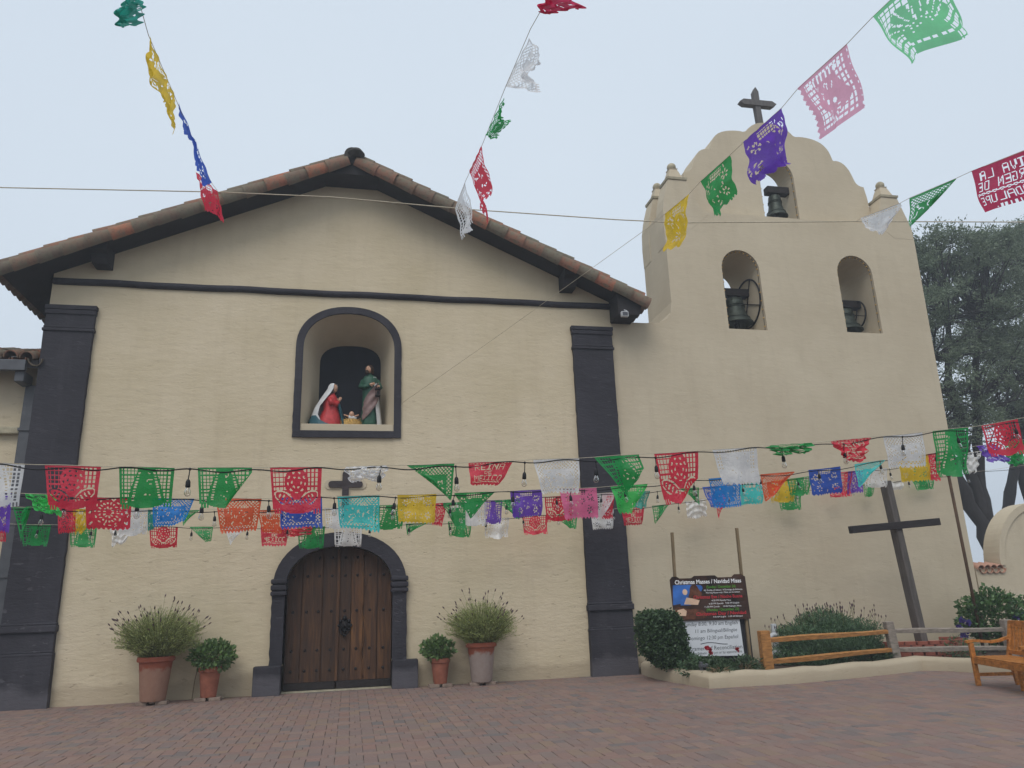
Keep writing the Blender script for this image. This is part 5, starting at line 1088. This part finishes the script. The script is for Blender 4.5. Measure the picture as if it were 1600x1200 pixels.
F('c', 713, 761, 'white', 'virgin', (716, 822), (758, 821)); F('c', 757, 785, 'purple', 'virgin', (758, 819), (783, 818)); F('c', 772, 812, 'green', 'virgin', (795, 812), (813, 812), ((.0, .1, .7, 1, .2),), st='folded to a triangle'); F('c', 851, 893, 'red', 'rose', (853, 816), (893, 814)); F('c', 928, 959, 'white', 'virgin', (930, 812), (957, 810), ((.4, 1, 1, .2, .3),), st='with one corner turned up')
F('c', 940, 960, 'red', 'rosette', (938, 812), (958, 810), amp=.03, st='blown narrow', dd=.05); F('c', 995, 1016, 'teal', 'virgin', (990, 795), (1010, 793), amp=.03, st='blown narrow'); F('c', 1063, 1092, 'green', 'virgin', (1078, 795), (1092, 790), LLc, st='folded to a triangle'); F('c', 1097, 1135, 'blue', 'lattice', (1108, 792), (1130, 793), amp=.03); F('c', 1155, 1192, 'turquoise', 'floral', (1158, 790), (1192, 787)); F('c', 1207, 1244, 'yellow', 'virgin', (1206, 786), (1243, 784))
F('c', 1230, 1268, 'green', 'virgin', (1236, 776), (1266, 773)); F('c', 1312, 1332, 'red', 'rose', (1314, 777), (1327, 775), amp=.03, st='blown narrow'); F('c', 1325, 1348, 'purple', 'rosette', (1322, 773), (1346, 769)); F('c', 1350, 1386, 'white', 'virgin', (1351, 763), (1385, 761)); F('c', 1508, 1533, 'white', 'plain', (1512, 740), (1526, 738), cr=.05, st='crumpled'); F('c', 1428, 1450, 'green', 'virgin', (1430, 757), (1450, 754))
# garland d
F('d', -16, 10, 'red', 'mexico', (-14, 848), (9, 847)); F('d', 34, 80, 'green', 'virgin', (36, 853), (74, 853)); F('d', 109, 152, 'green', 'virgin', (110, 855), (148, 855)); F('d', 172, 204, 'white', 'plain', (175, 854), (196, 848), cr=.05, st='crumpled'); F('d', 233, 278, 'red', 'rose', (235, 857), (276, 856)); F('d', 296, 333, 'green', 'lattice', (312, 850), (330, 846), ((0, .1, .5, 1, .3),), st='folded to a triangle'); F('d', 351, 389, 'white', 'floral', (360, 852), (384, 850), LRc, st='folded to a triangle')
F('d', 407, 452, 'red', 'mexico', (409, 854), (447, 853)); F('d', 436, 488, 'red', 'floral', (437, 838), (486, 836), cr=.05, st='crumpled', dd=-.05); F('d', 465, 508, 'green', 'virgin', (467, 857), (505, 857)); F('d', 522, 566, 'white', 'virgin', (523, 854), (564, 854)); F('d', 634, 670, 'green', 'lattice', (636, 836), (664, 832), LRc, st='folded to a triangle'); F('d', 700, 737, 'green', 'virgin', (702, 839), (735, 840)); F('d', 757, 796, 'white', 'virgin', (759, 842), (795, 840), amp=.03)
F('d', 816, 855, 'red', 'rose', (819, 836), (855, 834)); F('d', 873, 903, 'green', 'virgin', (878, 826), (899, 826), ((0, .5, .6, 1, .3),)); F('d', 923, 959, 'white', 'floral', (926, 828), (957, 826)); F('d', 971, 1007, 'red', 'mexico', (976, 822), (1004, 820)); F('d', 1019, 1046, 'green', 'virgin', (1024, 820), (1046, 816), LRc, st='folded to a triangle'); F('d', 1071, 1104, 'white', 'plain', (1074, 811), (1104, 808), cr=.04, st='crumpled')
F('d', 1117, 1140, 'red', 'rose', (1122, 812), (1138, 809), LRc, st='folded to a triangle'); F('d', 1216, 1252, 'green', 'virgin', (1219, 798), (1250, 796)); F('d', 1296, 1318, 'red', 'rose', (1298, 778), (1318, 776)); F('d', 1349, 1368, 'green', 'virgin', (1352, 777), (1364, 776)); F('d', 1383, 1412, 'white', 'plain', (1386, 768), (1411, 766), amp=.03); F('d', 1424, 1459, 'green', 'virgin', (1432, 767), (1458, 764))
CN = dict(bright_green='bright green', sky_blue='sky blue')
labels = {}
by = {}
for i, q in enumerate(FL_): by.setdefault(q[0], []).append(i)
for s, ids in by.items(): ids.sort(key=lambda i: FL_[i][1])
def lab_for(cn, dn, st, phrase, l, r, ends):
    nb = f'between {l} and {r} ones' if l and r else (f'end one beside {l or r} flag')
    stx = (' '+st) if st else ''
    if st in ('crumpled', 'twisted'): t = f'{st} {cn} {dn} paper flag'
    elif st == 'blown narrow': t = f'narrow {cn} {dn} paper flag'
    elif st == 'folded to a triangle': t = f'{cn} {dn} paper flag folded triangular'
    elif st.startswith('with one'): t = f'{cn} {dn} paper flag with upturned corner'
    else: t = f'{cn} {dn} paper flag'
    return t, nb
SHORT = {'a': 'outermost garland', 'b': 'second garland', 'c': 'third garland', 'd': 'garland nearest church'}
for s, ids in by.items():
    for n, i in enumerate(ids):
        _, x0, x1, col, des, bl, br, folds, cr_f, amp, st, dd = FL_[i]
        tab, (i0, sl_), ph = STR[s]; TL, TR = spt(s, x0, 0, dd), spt(s, x1, 0, dd); d0, d1 = 1/(i0+sl_*x0)+dd, 1/(i0+sl_*x1)+dd; sw = random.uniform(-.05, .05)
        o = make_flag(TL, TR, atd(*bl, d0+sw), atd(*br, d1+sw), col, des, folds, amp, cr_f, 64 if s == 'a' else 50 if s == 'b' else 38, i+3)
        l = CN.get(FL_[ids[n-1]][3], FL_[ids[n-1]][3]) if n else None; r = CN.get(FL_[ids[n+1]][3], FL_[ids[n+1]][3]) if n+1 < len(ids) else None
        l0, r0 = (FL_[ids[n-1]] if n else None), (FL_[ids[n+1]] if n+1 < len(ids) else None)
        t, nb = lab_for(CN.get(col, col), DES[des][1], st, ph, l, r, None); lb = f'{t} on {SHORT[s]} {nb}'
        if lb in labels and l0 and r0: lb = f'{t} on {SHORT[s]} next to {r} {DES[r0[4]][1]} one'
        if lb in labels and l0 and r0: lb = f'{t} on {SHORT[s]} right after {l} {DES[l0[4]][1]} one'
        labels[lb] = 1
        tag(o, lb, 'paper flag', f'paper flags on the {SHORT[s]}')
# cords of the four garlands
for s, (tab, _, ph) in STR.items():
    xs = np.linspace(-260, 1750, 120); m = MB().tube([spt(s, x, -.4+.6*math.sin(x*.05)) for x in xs], .0028, 5)
    tag(m.build('garland_cord', 'rope', smooth=True), f'thin pale cord of the {SHORT[s]}', 'cord', 'cords carrying the paper flags')
# ---- festoon lights alongside
BULB = dict(a=[297, 595, 712, 820, 931, 1024, 1222, 1318, 1410, 1494, 1584], b=[-5, 100, 213, 318, 420, 522, 618, 710, 802, 892, 977, 1085, 1185, 1278, 1375, 1462, 1522, 1585], c=[66, 143, 253, 335, 442, 535, 612, 702, 790, 870, 940, 1027, 1086, 1160, 1245, 1310, 1390, 1470, 1560], d=[60, 143, 183, 300, 386, 450, 577, 640, 702, 760, 816, 873, 960, 1060, 1140, 1243, 1330, 1420, 1510])
sock = MB().lathe((0, 0, 0), [(.008, 0), (.013, -.005), (.019, -.02), (.021, -.06), (.019, -.066)], 10).mesh('socket', 'cable_black', True)
glb = MB().lathe((0, 0, 0), [(.013, -.066), (.016, -.074), (.025, -.095), (.028, -.112), (.024, -.13), (.013, -.14), (.002, -.143)], 12).mesh('bulb', 'bulb_glass', True)
fil = MB().tube([(-.008, 0, -.07), (-.01, 0, -.105), (-.004, 0, -.125), (.004, 0, -.125), (.01, 0, -.105), (.008, 0, -.07)], .0016, 4).mesh('filament', 'conduit')
for s, bx_ in BULB.items():
    t = thing('festoon_lights', f'black festoon light cable with clear bulbs along the {SHORT[s]}', 'string lights', spt(s, -260, 4), 'festoon light cables strung with the paper flags')
    sag = lambda x: 4.2*(1-math.cos(2*math.pi*(x-bx_[0])/98))/2+2.0
    k_ = {'a': 1, 'b': .7, 'c': .55, 'd': .45}[s]
    MB().tube([spt(s, x, sag(x)*k_+1.5*k_*math.sin(x*.021)) for x in np.linspace(-260, 1750, 260)], .0058, 5).build('cable', 'cable_black', t, smooth=True)
    for x in bx_:
        p = spt(s, x, sag(x)*k_+1.5*k_*math.sin(x*.021)); drop = random.uniform(.05, .075) if s != 'a' else random.uniform(.075, .1)
        tl_ = random.uniform(-.02, .02)
        MB().tube([p+(0, 0, .008), p+(tl_*.4, 0, -drop*.5), p+(tl_, 0, -drop)], .0048, 5).sphere(p, .013, 6, 5).build('lead', 'cable_black', t)
        M = Matrix.Translation(p+np.array((tl_, 0, -drop+.003))) @ Matrix.Rotation(random.uniform(-.1, .1), 4, 'Y')
        so_ = put('socket', sock, t, M); put('bulb', glb, so_, M); put('filament', fil, so_, M)
# ================================================================ OVERHEAD ROPE AND ITS GARLANDS
RD = lambda x: 9.4+.0004*(x-800)
rope_tab = [(-300, 285), (0, 293), (340, 300), (520, 308), (730, 327), (960, 343), (1060, 348), (1340, 346), (1600, 347), (1900, 346)]
rp = MB().tube([atd(x, interp(rope_tab, x), RD(x)) for x in np.linspace(-300, 1900, 90)], .0065, 6)
tag(rp.build('overhead_rope', 'rope', smooth=True), 'long twisted pale rope stretched across the plaza high before the church', 'rope')
UP = []
def G_(cord, phrase, flags):
    pts = [atd(*p) for p in cord]; m = MB().tube(pts, .0025, 5); tag(m.build('garland_cord', 'rope', smooth=True), f'thin cord of the flag string {phrase}', 'cord', 'cords tied to the overhead rope')
    for n, (tl, tr_, bl, br, col, des, folds, cr_f, amp, lab) in enumerate(flags):
        o = make_flag(atd(*tl), atd(*tr_), atd(*bl), atd(*br), col, des, folds, amp, cr_f, 66, 90+n+len(UP)); UP.append(o); tag(o, lab, 'paper flag', f'paper flags on the string {phrase}')
# left string, seen nearly edge on
G_([(195, -60, 4.6), (218, 5, 5.0), (232, 55, 5.5), (276, 158, 6.6), (330, 285, 8.6), (341, 300, 9.25)], 'over the low wing', [
 ((196, -50, 4.6), (222, 8, 5.0), (188, 25, 4.7), (212, 45, 5.0), 'teal', 'floral', (), .06, .03, 'crumpled teal paper flag dangling highest above the low wing'),
 ((232, 55, 5.5), (275, 156, 6.6), (237, 112, 5.4), (267, 212, 6.3), 'yellow', 'floral', (), .025, .015, 'yellow paper flag hanging edge on above the low wing roof'),
 ((279, 160, 6.7), (331, 286, 8.5), (288, 205, 6.7), (321, 290, 8.3), 'blue', 'floral', (), .015, .012, 'blue paper flag blown edge on above the church roof verge'),
 ((306, 268, 8.5), (340, 300, 9.2), (314, 312, 8.4), (350, 350, 9.1), 'red', 'floral', (), .015, .012, 'red paper flag lapping the tiled verge of the church roof')])
# middle string
G_([(880, -50, 4.6), (846, 15, 5.2), (829, 45, 5.6), (789, 138, 6.4), (754, 225, 7.3), (727, 284, 8.4), (710, 327, 9.3)], 'over the church gable', [
 ((884, -40, 4.7), (842, 18, 5.2), (897, 10, 4.6), (862, 24, 5.1), 'crimson', 'floral', (), .06, .03, 'crimson paper flag crumpled highest above the church gable'),
 ((828, 58, 5.7), (789, 135, 6.4), (838, 100, 5.6), (842, 146, 6.3), 'white', 'lattice', (), .015, .03, 'white lattice paper flag drooping against the sky above the gable'),
 ((786, 154, 6.5), (760, 210, 7.1), (789, 182, 6.4), (778, 217, 7.0), 'green', 'lattice', (), .03, .02, 'small green paper flag crumpled on the string above the gable'),
 ((752, 228, 7.3), (733, 268, 8.2), (762, 290, 7.2), (758, 352, 8.0), 'red', 'lattice', (), .008, .02, 'red paper flag hanging narrow against the gable roof tiles'),
 ((727, 285, 8.4), (711, 325, 9.2), (744, 345, 8.4), (728, 372, 9.1), 'white', 'virgin', (), .008, .02, 'white paper flag hanging before the dark gable soffit')])
# right string running down to the niche
G_([(1560, -160, 3.6), (1470, -75, 4.1), (1362, 28, 4.9), (1322, 70, 5.3), (1247, 138, 5.9), (1222, 168, 6.2), (1163, 221, 6.9), (1140, 243, 7.2), (1095, 283, 7.9), (1077, 303, 8.3), (1038, 335, 9.2), (1022, 349, 9.5)], 'over the bell tower', [
 ((1476, -80, 4.1), (1364, 26, 4.85), (1506, 48, 4.2), (1418, 104, 4.9), 'pale_backlit_green', 'agave', (), 0, .03, 'bright green potted agave paper flag highest above the tower'),
 ((1323, 68, 5.3), (1246, 138, 5.9), (1351, 168, 5.3), (1283, 217, 5.9), 'pale_backlit_pink', 'sombrero', (), 0, .02, 'pink paper flag with flower design in the sky above the tower'),
 ((1222, 168, 6.2), (1162, 221, 6.9), (1242, 248, 6.2), (1190, 284, 6.9), 'purple', 'floral', (), .015, .04, 'purple paper flag overlapping the small tower cross and top opening'),
 ((1140, 243, 7.2), (1095, 283, 7.9), (1143, 308, 7.2), (1110, 348, 7.9), 'green', 'floral', (), .01, .03, 'green paper flag before the scalloped tower gable'),
 ((1077, 303, 8.3), (1038, 335, 9.2), (1077, 378, 8.3), (1048, 390, 9.1), 'yellow', 'floral', (), .015, .03, 'yellow paper flag hanging at the tower finial')])
nich = np.array((1.13, -.06, 5.5)); a_ = atd(1022, 349, 9.5)
m = MB().tube([a_, (a_+nich)/2+(0, 0, -.02), nich], .003, 5); tag(m.build('tie_cord', 'rope', smooth=True), 'thin cord running from the overhead rope down to the niche', 'cord')
# far right string
G_([(1900, 130, 5.0), (1620, 228, 6.0), (1519, 267, 6.6), (1493, 279, 6.9), (1422, 309, 7.8), (1405, 318, 8.1), (1345, 341, 9.4), (1338, 346, 9.6)], 'beside the trees', [
 ((1622, 226, 6.0), (1518, 267, 6.6), (1640, 300, 6.0), (1534, 333, 6.6), 'crimson', 'viva', (), 0, .015, 'crimson paper flag with words seen reversed against the trees'),
 ((1494, 279, 6.9), (1421, 310, 7.8), (1490, 338, 6.9), (1425, 354, 7.8), 'green', 'lattice', ((.0, .02, 1, 1, .2),), 0, .02, 'green paper flag folded triangular beyond the tower finial'),
 ((1407, 317, 8.1), (1344, 341, 9.4), (1412, 362, 8.1), (1354, 368, 9.4), 'white', 'plain', ((.0, .1, .5, 1, .2),), .01, .02, 'white paper flag folded over the tower finial')])
# ================================================================ THIN MORNING FOG
hz = MB().box(-120, 140, -60, 140, -1.1, 20).mesh('haze', 'cream_smooth'); hz.materials.clear()
hm_ = bpy.data.materials.new('haze'); hm_.use_nodes = True; hn_ = hm_.node_tree; hn_.nodes.clear()
pv_ = hn_.nodes.new('ShaderNodeVolumePrincipled'); pv_.inputs['Color'].default_value = (.86, .91, .97, 1); pv_.inputs['Density'].default_value = .0035; pv_.inputs['Anisotropy'].default_value = .2
ho_ = hn_.nodes.new('ShaderNodeOutputMaterial'); hn_.links.new(pv_.outputs[0], ho_.inputs['Volume']); hz.materials.append(hm_)
tag(put('haze', hz), kind='stuff')
